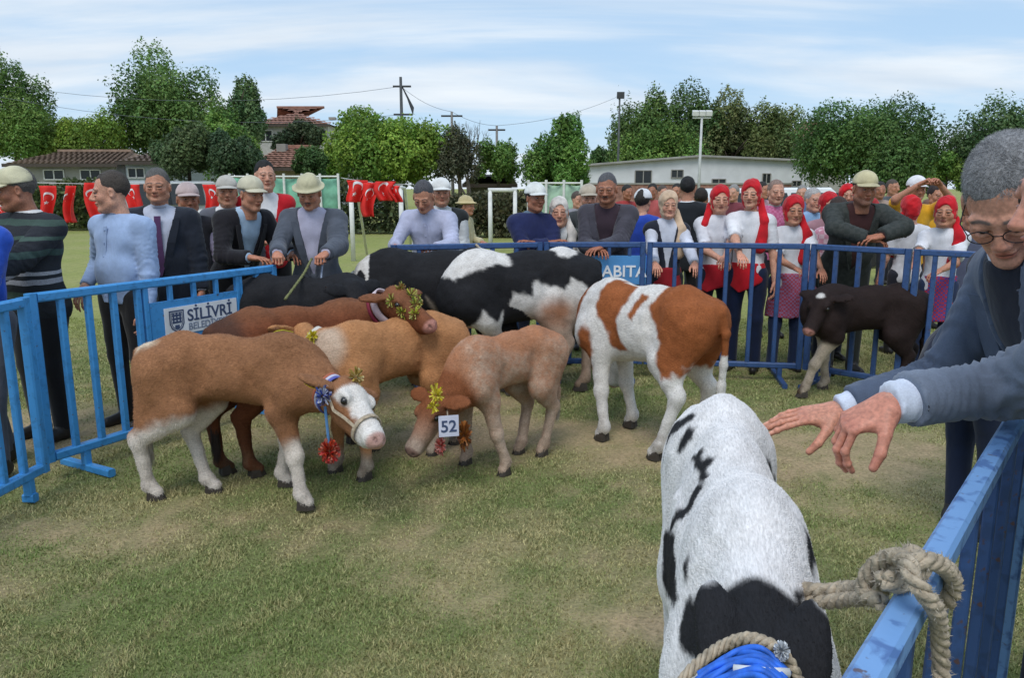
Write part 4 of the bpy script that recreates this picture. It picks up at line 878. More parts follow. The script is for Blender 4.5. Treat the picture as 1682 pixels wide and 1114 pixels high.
def col_c2(V, hd, N):
    C = paint(V, OR, [(CREAM * .9, 'ell', ((0, 0, .46), (.30, .10, .055)), .04), (CREAM * .8, 'poly', ('xz', [(-.8, -.1), (-.8, .16), (.8, .14), (.8, -.1)], 0), .05)])
    f = (sm(.02, .06, hd[:, 0]) * (np.linalg.norm(hd - [.2, 0, -.03], axis=1) < .32))[:, None]; f2 = ((1 - sm(.10, .16, np.linalg.norm((V - [.44, 0, .80]) / [1, 1, 1.2], axis=1))) * .7)[:, None]
    C = C * (1 - f) + np.array(hexc(225, 215, 205)) * f; return C * (1 - f2) + CREAM * f2
def col_c3(V, hd, N):
    k = np.clip(.5 + .5 * noise(V, 9, 4) + .4 * noise(V, 30, 8), 0, 1)[:, None]; C = ROAN * (1 - k * .5) + CREAM * .85 * k * .5
    C2 = paint(V, (0, 0, 0), [((1, 1, 1), 'ell', ((-.15, 0, .93), (.48, .16, .22)), .06), ((1, 1, 1), 'ell', ((.55, 0, .75), (.16, .2, .28)), .06)])[:, :1] * .8
    C = C * (1 - C2) + np.array(hexc(176, 118, 82)) * C2
    hm = (1 - sm(.28, .36, np.linalg.norm(hd - [.1, 0, -.03], axis=1)))[:, None]; C = C * (1 - hm) + np.array(hexc(140, 84, 52)) * hm
    g = (sm(.22, .30, hd[:, 0]) * (np.linalg.norm(hd, axis=1) < .5))[:, None]; C = C * (1 - g) + np.array(hexc(90, 66, 58)) * g
    l = (1 - sm(.25, .6, V[:, 2]))[:, None] * .75; C = C * (1 - l) + np.array(hexc(196, 176, 158)) * l
    b = (1 - sm(.03, .09, np.linalg.norm((V - [-.1, 0, .50]) / [2.6, 1.2, .9], axis=1)))[:, None]; return C * (1 - b) + np.array(hexc(205, 200, 195)) * b
def col_c4(V, hd, N):
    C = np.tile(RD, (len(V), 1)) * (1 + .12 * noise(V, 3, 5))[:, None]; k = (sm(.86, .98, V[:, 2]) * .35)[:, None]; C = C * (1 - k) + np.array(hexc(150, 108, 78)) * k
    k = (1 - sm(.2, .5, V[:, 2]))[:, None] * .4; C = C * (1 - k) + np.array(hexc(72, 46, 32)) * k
    k = ((1 - sm(.10, .2, np.abs(V[:, 0] + .56)))  * .7)[:, None] * sm(.6, .8, V[:, 2])[:, None]; C = C * (1 - k) + np.array(hexc(60, 46, 40)) * k
    return C
def col_c5(V, hd, N):   # white with brown patches; the left side is seen
    B = np.array(hexc(158, 92, 52))
    left = [(B, 'poly', ('xz', [(-.165, .99), (-.14, .84), (-.20, .72), (-.25, .66), (-.22, .56), (-.30, .47), (-.39, .50), (-.50, .58), (-.75, .62), (-.75, 1.1), (-.2, 1.1)], 0), .012),
        (B, 'poly', ('xz', [(.16, 1.05), (.02, 1.0), (.07, .86), (.12, .72), (.03, .57), (.10, .55), (.20, .66), (.25, .80), (.26, .95)], 1), .012),
        (B, 'poly', ('xz', [(-.03, .93), (-.09, .90), (-.05, .74), (.01, .78)], 1), .01),
        (B, 'ell', ((.34, .15, .50), (.075, .12, .22)), .012), (B, 'ell', ((.55, 0, .8), (.14, .2, .3)), .02),
        (B, 'poly', ('xz', [(.2, .95), (-.02, .9), (.0, .6), (.2, .6)], -1), .01)]
    C = paint(V, WHITE, left); f = ((V[:, 0] < -.53) & (V[:, 2] < .60) & (np.abs(V[:, 1]) < .09)).astype(float)[:, None]; return C * (1 - f) + WHITE * f
def col_cA(V, hd, N):
    C = paint(V, BLACK, [(WHITE, 'poly', ('xz', [(-.30, 1.1), (-.34, .93), (-.47, .80), (-.55, .78), (-.7, 1.1)], 0), .012), (CREAM * .85, 'poly', ('xz', [(.02, .66), (-.03, .50), (.08, .40), (-.4, .40), (-.30, .52), (-.16, .50), (-.10, .64), (-.03, .55)], 0), .02),
        (CREAM * .8, 'poly', ('xz', [(-.8, -.1), (-.8, .36), (.8, .34), (.8, -.1)], 0), .04)])
    f = ((V[:, 0] > .40) & (V[:, 2] > .74) & (V[:, 2] + .1 * noise(V, 3, 3) > .80)).astype(float)
    f *= 1 - (1 - sm(.045, .055, np.linalg.norm(hd - [.12, .075, -.02], axis=1))); f *= 1 - (1 - sm(.045, .055, np.linalg.norm(hd - [.12, -.075, -.02], axis=1))); f = f[:, None]
    return C * (1 - f) + WHITE * f
def col_cB(V, hd, N):
    GR = np.array(hexc(176, 152, 134))
    C = paint(V, WHITE, [(BLACK, 'poly', ('xz', [(-.62, .95), (-.40, .955), (-.24, .915), (-.17, 1.1), (.10, 1.1), (.08, .90), (.22, .86), (.45, .80), (.7, .85), (.7, .45), (.38, .44), (.28, .62), (.20, .52), (.08, .70), (-.06, .68), (-.10, .76), (-.26, .72), (-.30, .80), (-.42, .76), (-.44, .66), (-.51, .62), (-.50, .73), (-.62, .74)], 0), .012),
        (GR, 'ell', ((-.28, 0, .45), (.30, .4, .22)), .09), (GR * .95, 'poly', ('xz', [(-.8, -.1), (-.8, .45), (.8, .42), (.8, -.1)], 0), .06), (hexc(140, 92, 62), 'ell', ((-.20, .14, .56), (.10, .1, .09)), .06)])
    f = (np.linalg.norm(hd - [.12, 0, -.03], axis=1) < .28).astype(float)[:, None]; return C * (1 - f) + BLACK * 1.2 * f
def col_cD(V, hd, N):
    D = np.array(hexc(40, 28, 26)); C = paint(V, D, [(CREAM * .8, 'ell', ((.0, 0, .44), (.26, .09, .045)), .02), (CREAM * .85, 'poly', ('xz', [(.18, .48), (.42, .50), (.5, .4), (.5, -.1), (.1, -.1)], 0), .03), (D * .8, 'poly', ('xz', [(-.8, -.1), (-.8, .2), (-.2, .2), (-.2, -.1)], 0), .05)])
    f = (1 - sm(.02, .035, np.linalg.norm((hd - [.02, .0, .05]) / [1, 1.3, 1], axis=1)))[:, None]; return C * (1 - f) + WHITE * f
#EPATCH
E_PATCH = [[(0.378, -0.204), (0.347, -0.192), (0.327, -0.174), (0.359, -0.143), (0.508, -0.097), (0.512, -0.078), (0.465, -0.067), (0.525, -0.066), (0.544, -0.066), (0.542, -0.061), (0.509, -0.054), (0.504, -0.041), (0.509, -0.026), (0.479, -0.005), (0.494, 0.003), (0.488, 0.022), (0.478, 0.036), (0.426, 0.063), (0.417, 0.076), (0.5, 0.056), (0.525, 0.062), (0.566, 0.065), (0.594, 0.067), (0.632, 0.004), (0.639, -0.052), (0.603, -0.107), (0.459, -0.185), (0.411, -0.202)],
    [(-0.245, -0.338), (-0.216, -0.294), (0.033, -0.196), (0.095, -0.207), (0.244, -0.181), (0.303, -0.186), (0.291, -0.201), (-0.178, -0.441), (-0.201, -0.386)],
    [(0.269, -0.148), (0.279, -0.134), (0.296, -0.133), (0.313, -0.144), (0.304, -0.157), (0.283, -0.157)],
    [(-0.14, -0.083), (-0.109, -0.07), (-0.027, -0.057), (0.001, -0.041), (0.012, -0.048), (0.014, -0.059), (0.053, -0.066), (0.056, -0.077), (-0.015, -0.083), (-0.069, -0.09), (-0.139, -0.092)],
    [(0.026, -0.083), (0.078, -0.076), (0.101, -0.106), (0.048, -0.159), (0.046, -0.176), (-0.025, -0.223), (-0.027, -0.193), (0.009, -0.141), (0.022, -0.104)],
    [(-0.237, -0.13), (-0.242, -0.107), (-0.228, -0.081), (-0.216, -0.07), (-0.199, -0.082), (-0.211, -0.109), (-0.228, -0.13)],
    [(-0.358, -0.213), (-0.354, -0.178), (-0.368, -0.112), (-0.3, -0.083), (-0.254, -0.069), (-0.243, -0.08), (-0.278, -0.112), (-0.325, -0.15), (-0.369, -0.222)],
    [(-0.192, 0.107), (-0.222, 0.129), (-0.267, 0.223), (-0.253, 0.237), (-0.252, 0.235), (-0.251, 0.166), (-0.052, 0.074)],
    [(0.281, 0.083), (0.265, 0.113), (0.286, 0.129), (0.315, 0.113), (0.352, 0.104), (0.354, 0.094), (0.32, 0.091)]]
#ENDEPATCH
def col_cE(V, hd, N):   # white calf seen from above its neck, black patches; outlines run along the back and round the barrel
    K = BLACK * 1.1; hb_ = lambda q: ((1 - sm(.215, .235, np.linalg.norm(q - [.02, 0, -.02], axis=1))) * sm(-.10, -.06, q[:, 2] + .5 * np.abs(q[:, 1])))[:, None]
    return paint(V, np.array(hexc(232, 229, 229)), [(K, 'poly', ('cyl', pts, 0), .006) for pts in E_PATCH] + [], wp=.30) * (1 - hb_(hd)) + K * hb_(hd)

def make_cattle():
    cow('c1', 'tan calf in front with white legs, white face, collar and red pompom', (gp(350, 808), gp(255, 820)), (gp(468, 798), gp(500, 836)), .90, P(572, 642, 3.62), P(650, 728, 3.30), col_c1,
        h=.0105, group='calves in the pen', headS=1.16, hairs=90000, hair_len=.014, tail_len=.45, tail_col=(.55, .5, .42), tail_side=.02, head_up=(.75, -.25, .8), ear_back=.5, seed=11)
    cow('c2', 'orange tan calf behind the front calf, seen with its rump to the small roan calf', (gp(712, 748), gp(748, 730)), (gp(600, 788), gp(552, 775)), .90, P(497, 549, 4.30), P(440, 600, 4.5), col_c2,
        h=.012, headS=1.1, group='calves in the pen', hairs=60000, hair_len=.013, tail=True, tail_len=.3, seed=12, head_up=(-.2, .5, .8), tail_side=-.08)
    cow('c3', 'small roan calf with lowered head, yellow ribbon and number card', (gp(890, 748), gp(852, 744)), (gp(828, 780), gp(765, 762)), .81, P(714, 660, 4.02), P(676, 722, 3.88), col_c3,
        h=.011, headS=1.1, group='calves in the pen', hairs=60000, hair_len=.012, seed=13, tail_len=.42, tail_col=(.5, .42, .36), necklow=True, nose=hexc(110, 80, 74))
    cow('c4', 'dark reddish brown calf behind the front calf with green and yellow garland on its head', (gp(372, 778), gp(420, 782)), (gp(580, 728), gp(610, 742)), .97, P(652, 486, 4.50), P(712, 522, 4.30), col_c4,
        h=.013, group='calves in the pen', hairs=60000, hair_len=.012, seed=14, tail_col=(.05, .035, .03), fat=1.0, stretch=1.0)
    cow('c5', 'white and brown patched young cow standing with its rump towards the viewer', (gp(1072, 760), gp(1158, 722)), (gp(985, 722), gp(1032, 700)), 1.05, P(1010, 560, 5.75), P(985, 650, 5.95), col_c5,
        h=.013, group='young cows in the pen', hairs=80000, hair_len=.011, seed=15, tail_side=-.02, tail_col=(.6, .57, .53), tail_len=.44, fat=1.05)
    cow('cA', 'black cow with white face and white rump, leftmost of the two large piebald cows', (gp(836, 642), gp(800, 636)), (gp(700, 650), gp(690, 632)), 1.16, P(606, 462, 5.95), P(580, 536, 5.80), col_cA,
        h=.015, headS=.92, group='young cows in the pen', hairs=45000, seed=16, tail=False, origin=gp(712, 640), yaw=R(184), fat=1.05)
    cow('cB', 'black and white cow with dirty belly standing beside the brown patched cow', (gp(900, 664), gp(962, 646)), (gp(862, 642), gp(850, 620)), 1.17, P(828, 462, 6.05), P(800, 540, 5.9), col_cB,
        h=.015, group='young cows in the pen', hairs=60000, seed=17, origin=G(850, 648), yaw=R(196), tail_side=.0, tail_len=.5, necklow=True)
    cow('cF', 'black calf standing in front of the man in the grey blazer', (gp(455, 690), gp(470, 670)), (gp(590, 680), gp(590, 665)), 1.02, P(585, 478, 5.30), P(610, 540, 5.2), lambda V, hd, N: np.tile(BLACK * 1.05, (len(V), 1)),
        h=.016, group='calves in the pen', hairs=30000, seed=18, origin=G(515, 672), yaw=R(4), tail=False, necklow=True)
    cow('cD', 'very dark brown calf with pale foreleg standing at the back barrier on the right', (gp(1465, 655), gp(1480, 640)), (gp(1318, 652), gp(1345, 636)), .90, P(1352, 490, 5.75), P(1312, 560, 5.55), col_cD,
        h=.014, group='calves in the pen', hairs=30000, seed=19, origin=G(1405, 650), yaw=R(183), tail_len=.4, tail_col=(.03, .02, .02))
    E = cow('cE', 'white calf with black patches in the foreground, blue halter, tied to the rail', (G(1260, 800), G(1090, 800)), (G(1260, 1000), G(1100, 1060)), 1.10, G(1240, 1150, .925), G(1232, 1800, .72), col_cE,
        h=.0078, group='calves in the pen', hairs=170000, hair_len=.0065, seed=20, origin=np.array([.482, 1.60, 0]), yaw=R(-100), bd=.0, tail_len=.5, fat=1.12, ear_drop=.15, ear_back=4.2, headS=.88, feet0=True)
    E['root'].scale = (1, .67, 1)
    COWS['c5']['root'].scale = (.92, .98, 1)

# ------------------------------------------------------------------ people
def build_head_template(h, k_gl=0):
    F = Field((-.14, -.12, -.17), (.15, .12, .15), h)
    F.ell((-.012, 0, .035), (.098, .077, .092), .02); F.ell((.022, 0, -.025), (.072, .060, .085), .03)
    for s_ in (1, -1):
        F.rc((0, s_ * .052, -.065), (.06, s_ * .014, -.100), .026, .020, .03); F.ell((.055, s_ * .038, -.028), (.028, .026, .028), .02)
        F.ell((.099, s_ * .031, .002), (.013, .016, .011), .014, op='sub')
        F.ell((.0885, s_ * .031, .0115), (.011, .018, .0075), .005); F.ell((.087, s_ * .031, -.0085), (.011, .017, .0062), .005)
        F.ell((.100, s_ * .012, -.036), (.011, .008, .008), .006)
        F.rc((.088, s_ * .012, .024), (.078, s_ * .048, .026), .011, .009, .012)
        EF = frame((-.35, s_ * 1, .05)); F.ell((-.008, s_ * .080, -.005), (.012, .020, .032), .01, frame((-.5, s_ * .9, 0))); F.ell((-.002, s_ * .090, -.003), (.006, .010, .018), .006, frame((-.5, s_ * .9, 0)), op='sub')
        F.ell((.108, s_ * .007, -.044), (.004, .004, .004), .003, op='sub')
    F.rc((.088, 0, .016), (.112, 0, -.030), .008, .012, .012); F.ell((.076, 0, -.098), (.020, .022, .016), .02)
    F.ell((.090, 0, -.058), (.014, .023, .006), .008); F.ell((.087, 0, -.070), (.014, .020, .007), .008); F.rc((.106, -.020, -.0635), (.106, .020, -.0635), .002, .002, .005, op='sub')
    F.rc((-.018, 0, -.05), (-.035, 0, -.17), .058, .060, .03)
    V, Q = F.nets(); return V, Q
HEADS = {}
def head_geo(h):
    if h not in HEADS: HEADS[h] = build_head_template(h)
    return HEADS[h]
EYEB = {}
def eyeball():
    if 'v' not in EYEB:
        F = Field((-.014,) * 3, (.014,) * 3, .0028); F.ell((0, 0, 0), (.0118,) * 3, 0); EYEB['v'] = F.nets()
    return EYEB['v']

def hand_geo(pose, h=.0042):
    key = (pose, h)
    if key in HEADS: return HEADS[key]
    # right hand: wrist at origin, fingers along +x, thumb towards +y, palm facing -z
    curls = {'relax': (.35, .55, .4), 'flat': (.08, .10, .06), 'fist': (1.2, 1.5, .9), 'droop': (.80, .62, .30), 'reach': (.12, .12, .10)}[pose]
    F = Field((-.05, -.07, -.13), (.22, .11, .04), h)
    ys = (.030, .010, -.011, -.030); bx = (.092, .096, .090, .080); ln = ((.045, .028, .022), (.050, .032, .024), (.046, .029, .023), (.036, .022, .020)); rr = (.0082, .0084, .0080, .0070)
    F.rc((-.04, 0, 0), (.005, 0, 0), .026, .027, .015, sc=(1, 1, .72))
    for y, x, r in zip(ys, bx, rr): F.rc((.01, y * .45, 0), (x, y, .0), .020, r * 1.22, .014, sc=(1, 1, .80))
    F.ell((.055, .0, -.006), (.042, .036, .013), .012); F.ell((.035, .028, -.012), (.030, .016, .014), .012)
    nails = []
    for i, (y, x, L, r) in enumerate(zip(ys, bx, ln, rr)):
        p = np.array([x, y, 0.]); a = 0; yaw_ = (.10, .02, -.05, -.13)[i] * (1.0 if pose != 'fist' else .3); extra = (0, .04, .08, .14)[i] if pose not in ('flat',) else .02 * i
        for j in range(3):
            a += curls[j] + extra * .5; d = np.array([math.cos(a) * math.cos(yaw_), math.cos(a) * math.sin(yaw_), -math.sin(a)]); q = p + d * L[j]
            F.rc(p, q, r * (1 - .07 * j), r * (.93 - .09 * j), .0035); F.ell(p, (r * 1.06,) * 3, .003); p = q
        nrm = np.array([math.sin(a), 0, math.cos(a)]); nails.append((p - d * .006 + nrm * r * .55, d, nrm, r))
    if pose == 'fist': T = [(.022, .022, -.006), (.050, .044, -.024), (.076, .030, -.040), (.092, .010, -.044)]
    elif pose in ('droop', 'reach'): T = [(.020, .024, -.004), (.048, .056, -.020), (.074, .074, -.040), (.098, .082, -.056)]
    else: T = [(.020, .024, -.004), (.048, .052, -.016), (.078, .064, -.026), (.104, .064, -.034)]
    T = [np.array(t) for t in T]
    F.rc(T[0], T[1], .019, .0125, .012); F.rc(T[1], T[2], .0120, .0108, .004); F.rc(T[2], T[3], .0108, .0086, .004)
    d = (T[3] - T[2]) / np.linalg.norm(T[3] - T[2]); nrm = np.cross(d, (0, .3, -1.)); nrm = np.cross((0, 1, .4), d); nrm /= np.linalg.norm(nrm); nails.append((T[3] - d * .003 + nrm * .006, d, nrm, .0088))
    V, Q = F.nets(); HEADS[key] = (V, Q, nails); return HEADS[key]

SKINS = [hexc(208, 156, 132), hexc(190, 136, 110), hexc(170, 116, 92), hexc(214, 166, 142)]
def skin_paint_head(V, skin, brow=(.03, .025, .02), stub=0, tash=None, female=False, rosy=.35):
    C = np.tile(np.array(skin, float), (len(V), 1)); x, y, z = V.T; ay = np.abs(y)
    def lay(mask, col, k=1.): nonlocal C; mk = (mask * k)[:, None]; C = C * (1 - mk) + np.array(col) * mk
    ch = np.exp(-(((ay - .045) / .02) ** 2 + ((z + .03) / .022) ** 2)) * (x > .03); lay(ch, np.array(skin) * [1.12, .72, .68], rosy)
    lay(np.exp(-((y / .014) ** 2 + ((z + .03) / .016) ** 2)) * (x > .09), np.array(skin) * [1.1, .75, .7], rosy)
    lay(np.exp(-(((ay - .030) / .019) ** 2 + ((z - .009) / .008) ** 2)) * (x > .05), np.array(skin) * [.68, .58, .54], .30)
    bz = .027 - .25 * np.maximum(ay - .035, 0); lay((1 - sm(.002, .0055, np.abs(z - bz - .003 * np.cos((ay - .03) * 60)))) * sm(.008, .013, ay) * (1 - sm(.047, .053, ay)) * (x > .05), brow, .9)
    lip = (1 - sm(.7, 1.1, np.sqrt((y / .024) ** 2 + ((z + .064) / .0105) ** 2))) * (x > .07); lay(lip, np.array(skin) * [.85, .48, .45] if not female else (.42, .10, .09), .75)
    lay((1 - sm(.0012, .0030, np.abs(z + .0635))) * (ay < .023) * (x > .07), (.05, .02, .018), .75)
    if tash: 
        d = np.sqrt((ay / .030) ** 2 + ((z + .048 + ay * .25) / .0085) ** 2); lay((1 - sm(.7, 1.15, d)) * (x > .06), tash, .9)
    if stub: lay(sm(-.045, -.075, z) * (x > -.02) * sm(-.165, -.12, z) * (1 - lip), (.10, .085, .08), stub)
    return C * (1 + .05 * noise(V, 25, 3))[:, None]

def ik(S_, W_, l1, l2, hint):
    d = W_ - S_; L_ = np.linalg.norm(d); L2 = min(L_, (l1 + l2) * .995); W2 = S_ + d / L_ * L2; a = (l1 * l1 - l2 * l2 + L2 * L2) / (2 * L2); hgt = math.sqrt(max(l1 * l1 - a * a, 0)); u = d / L_
    hp = np.array(hint, float); hp -= u * (hp @ u); hp /= np.linalg.norm(hp) + 1e-9; return S_ + u * a + hp * hgt, W2

def loftstrip(mb, pts, w, th, col=(1, 1, 1), side=(0, 1, 0), nrm=(1, 0, 0)):
    sd_ = np.array(side, float); nr = np.array(nrm, float); V = []; F = []
    ws = w if hasattr(w, '__len__') else [w] * len(pts)
    for p, w_ in zip(pts, ws): V += [np.array(p) - sd_ * w_ / 2, np.array(p) + sd_ * w_ / 2, np.array(p) + sd_ * w_ / 2 + nr * th, np.array(p) - sd_ * w_ / 2 + nr * th]
    n = len(pts)
    for i in range(n - 1):
        for k in range(4): F.append((i * 4 + k, i * 4 + (k + 1) % 4, i * 4 + 4 + (k + 1) % 4, i * 4 + 4 + k))
    F += [(3, 2, 1, 0), tuple(range(n * 4 - 4, n * 4))]; mb.add(V, F, col)

PEOPLE = []
def person(label, pos, face, H, top='shirt', topc=(.5, .5, .5), topmat=None, legc=(.02, .022, .035), legmat=None, shoec=(.02, .018, .017), skin=0, hair=(.03, .025, .022), hat=None, hatc=(.6, .55, .42),
           lean=0., headpitch=0., headyaw=0., arms=('down', 'down'), shirtc=(.7, .72, .75), tie=None, sleeves='long', build=1., female=False, tash=None, stub=0., hstyle='short', group=None, h=.016, hh=.0062,
           handpose='relax', scarfc=(.55, .03, .04), sash=None, skirt=None, apron=None, twist=0., wtarget=None, elbow=None, step=.0, glasses=False, hoff=(0, 0, 0), hands=None, cuffs=False, headroll=0., legsep=1., vest=False, tailside=1,
           collar=None, open_jacket=True, chin_shade_layer=None, vw=.062, headscale=1., wristdir=None, hipz=None, cat='person'):
    """pos: world ground point under the feet; face: yaw in degrees the person faces; H standing height; local frame x forward, y left"""
    root = empty('person', (pos[0], pos[1], 0), R(face)); tag(root, label, cat, group)
    sk = np.array(SKINS[skin] if isinstance(skin, int) else skin)
    kid = H < 1.45
    rl = np.array([[math.cos(lean), 0, math.sin(lean)], [0, 1, 0], [-math.sin(lean), 0, math.cos(lean)]])
    Pz = (hipz or .525) * H; Pv = np.array([-.10 * math.sin(lean) * H, 0, Pz]); T = lambda x, y, z: Pv + rl @ (rotz(twist) @ np.array([x, y, z])) * H
    bw = build * (1.0 if not female else .9)
    shz, shw = .272, .100 * (1.0 if not female else .88) * (1 + (build - 1) * .5)
    neck = T(0.0, 0, .315); shl = [T(-.005, shw, shz), T(-.005, -shw, shz)]
    if H < 1.5: headscale = max(headscale, 1.05)
    HS = headscale * (H / 1.72) ** .35
    # head
    hp = headpitch; hy = headyaw; Rh = rotz(hy) @ np.array([[math.cos(hp), 0, math.sin(hp)], [0, 1, 0], [-math.sin(hp), 0, math.cos(hp)]]) @ np.array([[1, 0, 0], [0, math.cos(headroll), -math.sin(headroll)], [0, math.sin(headroll), math.cos(headroll)]])
    hc = neck + rl @ np.array([.012, 0, .055]) * H * .9 + Rh @ np.array([.022, 0, .075]) * HS + np.array(hoff)
    HP = lambda v: hc + (Rh @ (np.atleast_2d(v) * HS).T).T
    # arms
    l1, l2 = .172 * H, .150 * H; W = []; E = []
    presets = {'down': (.05, .15, .475), 'rail': (.27, .11, .625), 'clasp': (.24, .02, .63), 'cross': (.15, -.05, .70), 'hip': (.06, .16, .56), 'photo': (.20, .055, .965), 'fwd': (.30, .10, .66), 'chest': (.17, .03, .72), 'belly': (.16, .04, .62), 'back': (-.10, .07, .50), 'railwide': (.25, .17, .63), 'railin': (.27, .0, .64)}
    for i, s_ in enumerate((1, -1)):
        a = arms[i] if not hasattr(arms[i], '__len__') or isinstance(arms[i], str) else arms[i]
        if isinstance(a, str): x, y, z = presets[a]; w_ = np.array([x, y * s_, z]) * H; hint = {'photo': (.1, s_ * 1., -.3), 'cross': (0, s_ * .8, -.8), 'back': (-1, s_ * .5, 0)}.get(a, (-.6, s_ * .55, -.5))
        else: w_ = np.array(a, float); hint = (elbow[i] if elbow is not None and elbow[i] is not None else (-.4, s_ * .5, -.6))
        e, w_ = ik(shl[i], w_, l1, l2, hint); E.append(e); W.append(w_)
    # legs
    hipw = .052 * (1 + (build - 1) * .4); hips = [Pv + np.array([0, hipw * H, 0]), Pv + np.array([0, -hipw * H, 0])]; feet = []; knees = []
    for i, s_ in enumerate((1, -1)):
        f = np.array([step * s_ * .5 * H, s_ * .062 * H * legsep, .042 * H]); feet.append(f); kn = (hips[i] + f) / 2 + np.array([.018 * H, s_ * .004, -.0]); knees.append(kn)
    def torso(F, g, lo_z=None, k=.05, belly=0.):
        """g: growth in metres"""
        F.ell(T(0, 0, -.005), (.060 * H * bw + g, .092 * H * bw + g, .075 * H + g), k, rl)
        F.ell(T(.004 + .012 * (bw - 1) * 5, 0, .10), (.058 * H * bw + g + belly, .082 * H * bw + g, .11 * H + g), k, rl)
        F.ell(T(-.002, 0, .215), (.062 * H * bw + g, .094 * H * bw + g, .095 * H + g), k, rl @ rotz(twist))
        F.rc(shl[0], shl[1], .034 * H + g, .034 * H + g, k)
        for q in shl: F.rc(q, T(-.004, 0, .300), .030 * H + g, .036 * H + g, k)
        F.rc(T(-.005, 0, .28), neck, .05 * H + g, .034 * H + g, k)
    def arm(F, i, g, frac=1., k=.02):
        e, w_ = E[i], W[i]; sh = shl[i]
        e = e if frac > .5 else sh + (e - sh) * .80; F.rc(sh, e, .033 * H * bw ** .5 + g, .027 * H + g, k)
        if frac > .5: 
            q = e + (w_ - e) * min(1, (frac - .5) * 2); F.rc(e, q, .0275 * H + g, (.0275 - .0085 * (frac - .5) * 2) * H + g, k)
    def leg(F, i, g, k=.02, end=1.):
        F.rc(hips[i], knees[i], .054 * H * bw + g, .034 * H + g, k); q = knees[i] + (feet[i] - knees[i]) * end; F.rc(knees[i], q, .034 * H + g, .025 * H + g * 1.2, k)
    allp = np.array([hc + [.1, .13, .14], hc - [.13, .13, .16]] + W + E + feet + shl + [Pv + [.18, .2, 0], Pv - [.18, .2, 0]]); lo, hi = allp.min(0) - .09, allp.max(0) + .09; lo[2] = max(lo[2], -.0)
    # ---- body (one skin): trunk + limbs, head and hands grown on
    F = Field((lo[0], lo[1], 0), hi, max(h, .016)); torso(F, -.012, k=.04)
    for i in (0, 1): arm(F, i, -.006); leg(F, i, -.010); F.rc(feet[i] + [0, 0, -.02], feet[i] + [.08 * H, 0, -.028], .014 * H, .012 * H, .02)
    F.rc(neck - [0, 0, .03], hc + Rh @ np.array([-.025, 0, -.10]) * HS, .056 * HS, .054 * HS, .03)
    V, Q = F.nets(); Cb = np.tile(sk, (len(V), 1)) * (1 + .05 * noise(V, 12, 3))[:, None]
    VV, QQ, CC = [V], [Q], [Cb]; n = len(V)
    hv, hq = head_geo(hh); hcol = skin_paint_head(hv, sk, brow=np.array(hair) * .35 + .008, tash=tash, stub=stub, female=female)
    fr0 = np.random.RandomState(int(abs(pos[0] * 7919 + pos[1] * 104729)) % 99991); fv = fr0.normal(size=8); sk = sk * (1 + .06 * fv[6]); hv = hv.copy(); x_, y_, z_ = hv.T.copy(); face_ = sm(.03, .09, x_)
    hv[:, 1] *= 1 + np.clip(.045 * fv[0], -.08, .08) + np.clip(.9 * fv[1], -1.3, 1.3) * z_ * .6 * (z_ < 0); hv[:, 2] += np.clip(.006 * fv[2], -.010, .010) * np.minimum(z_ / .1, 0) * -1; nz_ = np.exp(-(y_ / .016) ** 2 - ((z_ + .02) / .03) ** 2) * face_; hv[:, 0] += nz_ * np.clip(.006 * fv[3], -.008, .010); hv[:, 2] -= nz_ * np.clip(.004 * fv[4], -.006, .006)
    hv[:, 0] += face_ * np.exp(-((z_ + .1) / .03) ** 2) * np.clip(.005 * fv[5], -.008, .008)
    fw = np.array([1, .94 if female or kid else 1 + .04 * (build - 1), 1]); VV.append(HP(hv * fw)); QQ.append(hq + n); CC.append(hcol); n += len(hv)
    for i, s_ in enumerate((1, -1)):
        pz = (hands[i] if hands else handpose); nv, nq, nails = hand_geo(pz, .0042 if h > .012 else .0026)
        sc_ = H / 1.75 * (.9 if female else 1.); v = nv * sc_ * np.array([1, -s_, 1])   # template is a right hand: thumb +y
        d = (W[i] - E[i]); d /= np.linalg.norm(d)
        if wristdir is not None and wristdir[i] is not None: fdir, fup = wristdir[i]
        else: fdir, fup = d, ((0, 0, 1) if abs(d[2]) < .75 else (0, s_, .2))
        HF = frame(fdir, fup); v = W[i] + (HF @ v.T).T
        q = nq if s_ == -1 else nq[:, ::-1]; VV.append(v); QQ.append(q + n); 
        c = np.tile(sk * [1.04, .93, .90], (len(v), 1)) * (1 + .07 * noise(nv, 40, 6))[:, None]
        if h < .012:
            dk = noise(nv * [.4, 1, 1], 60, 9); kn_ = np.exp(-(((nv[:, 0] - .09) / .012) ** 2)); c *= (1 - .10 * kn_[:, None] * (1, 1.6, 1.6))
            for (p, dd, nr, r) in nails:
                e_ = nv - p; a1 = e_ @ dd; a2 = e_ @ nr; a3 = np.linalg.norm(e_ - a1[:, None] * dd - a2[:, None] * nr, axis=1); mk = ((np.abs(a1) < .008) & (a3 < r * .68) & (a2 > -.001))[:, None]; c = np.where(mk, sk * [1.25, 1.2, 1.2] + .03, c)
        CC.append(c); n += len(v)
    # eyes
    ev, eq = eyeball()
    for s_ in (1, -1):
        v = ev + np.array([.083, s_ * .031, .002]); VV.append(HP(v * fw)); QQ.append(eq + n); n += len(v); r_ = np.hypot(ev[:, 1], ev[:, 2]); c = np.where((r_ < .0056)[:, None] & (ev[:, 0] > 0)[:, None], np.array([.02, .012, .01]), np.array([.26, .22, .20])); CC.append(c)
    mesh('body', np.concatenate(VV), np.concatenate(QQ), M_SKIN, root, col=np.clip(np.concatenate(CC), 0, 1))
    # ---- trousers / skirt
    crumple = lambda V, N_, a=.006, f=1.5: V + N_ * (a * noise(V * [1.2, 1.2, 1.], f, 21, 2) + a * .35 * noise(V, f * 2.7, 33, 1))[:, None]
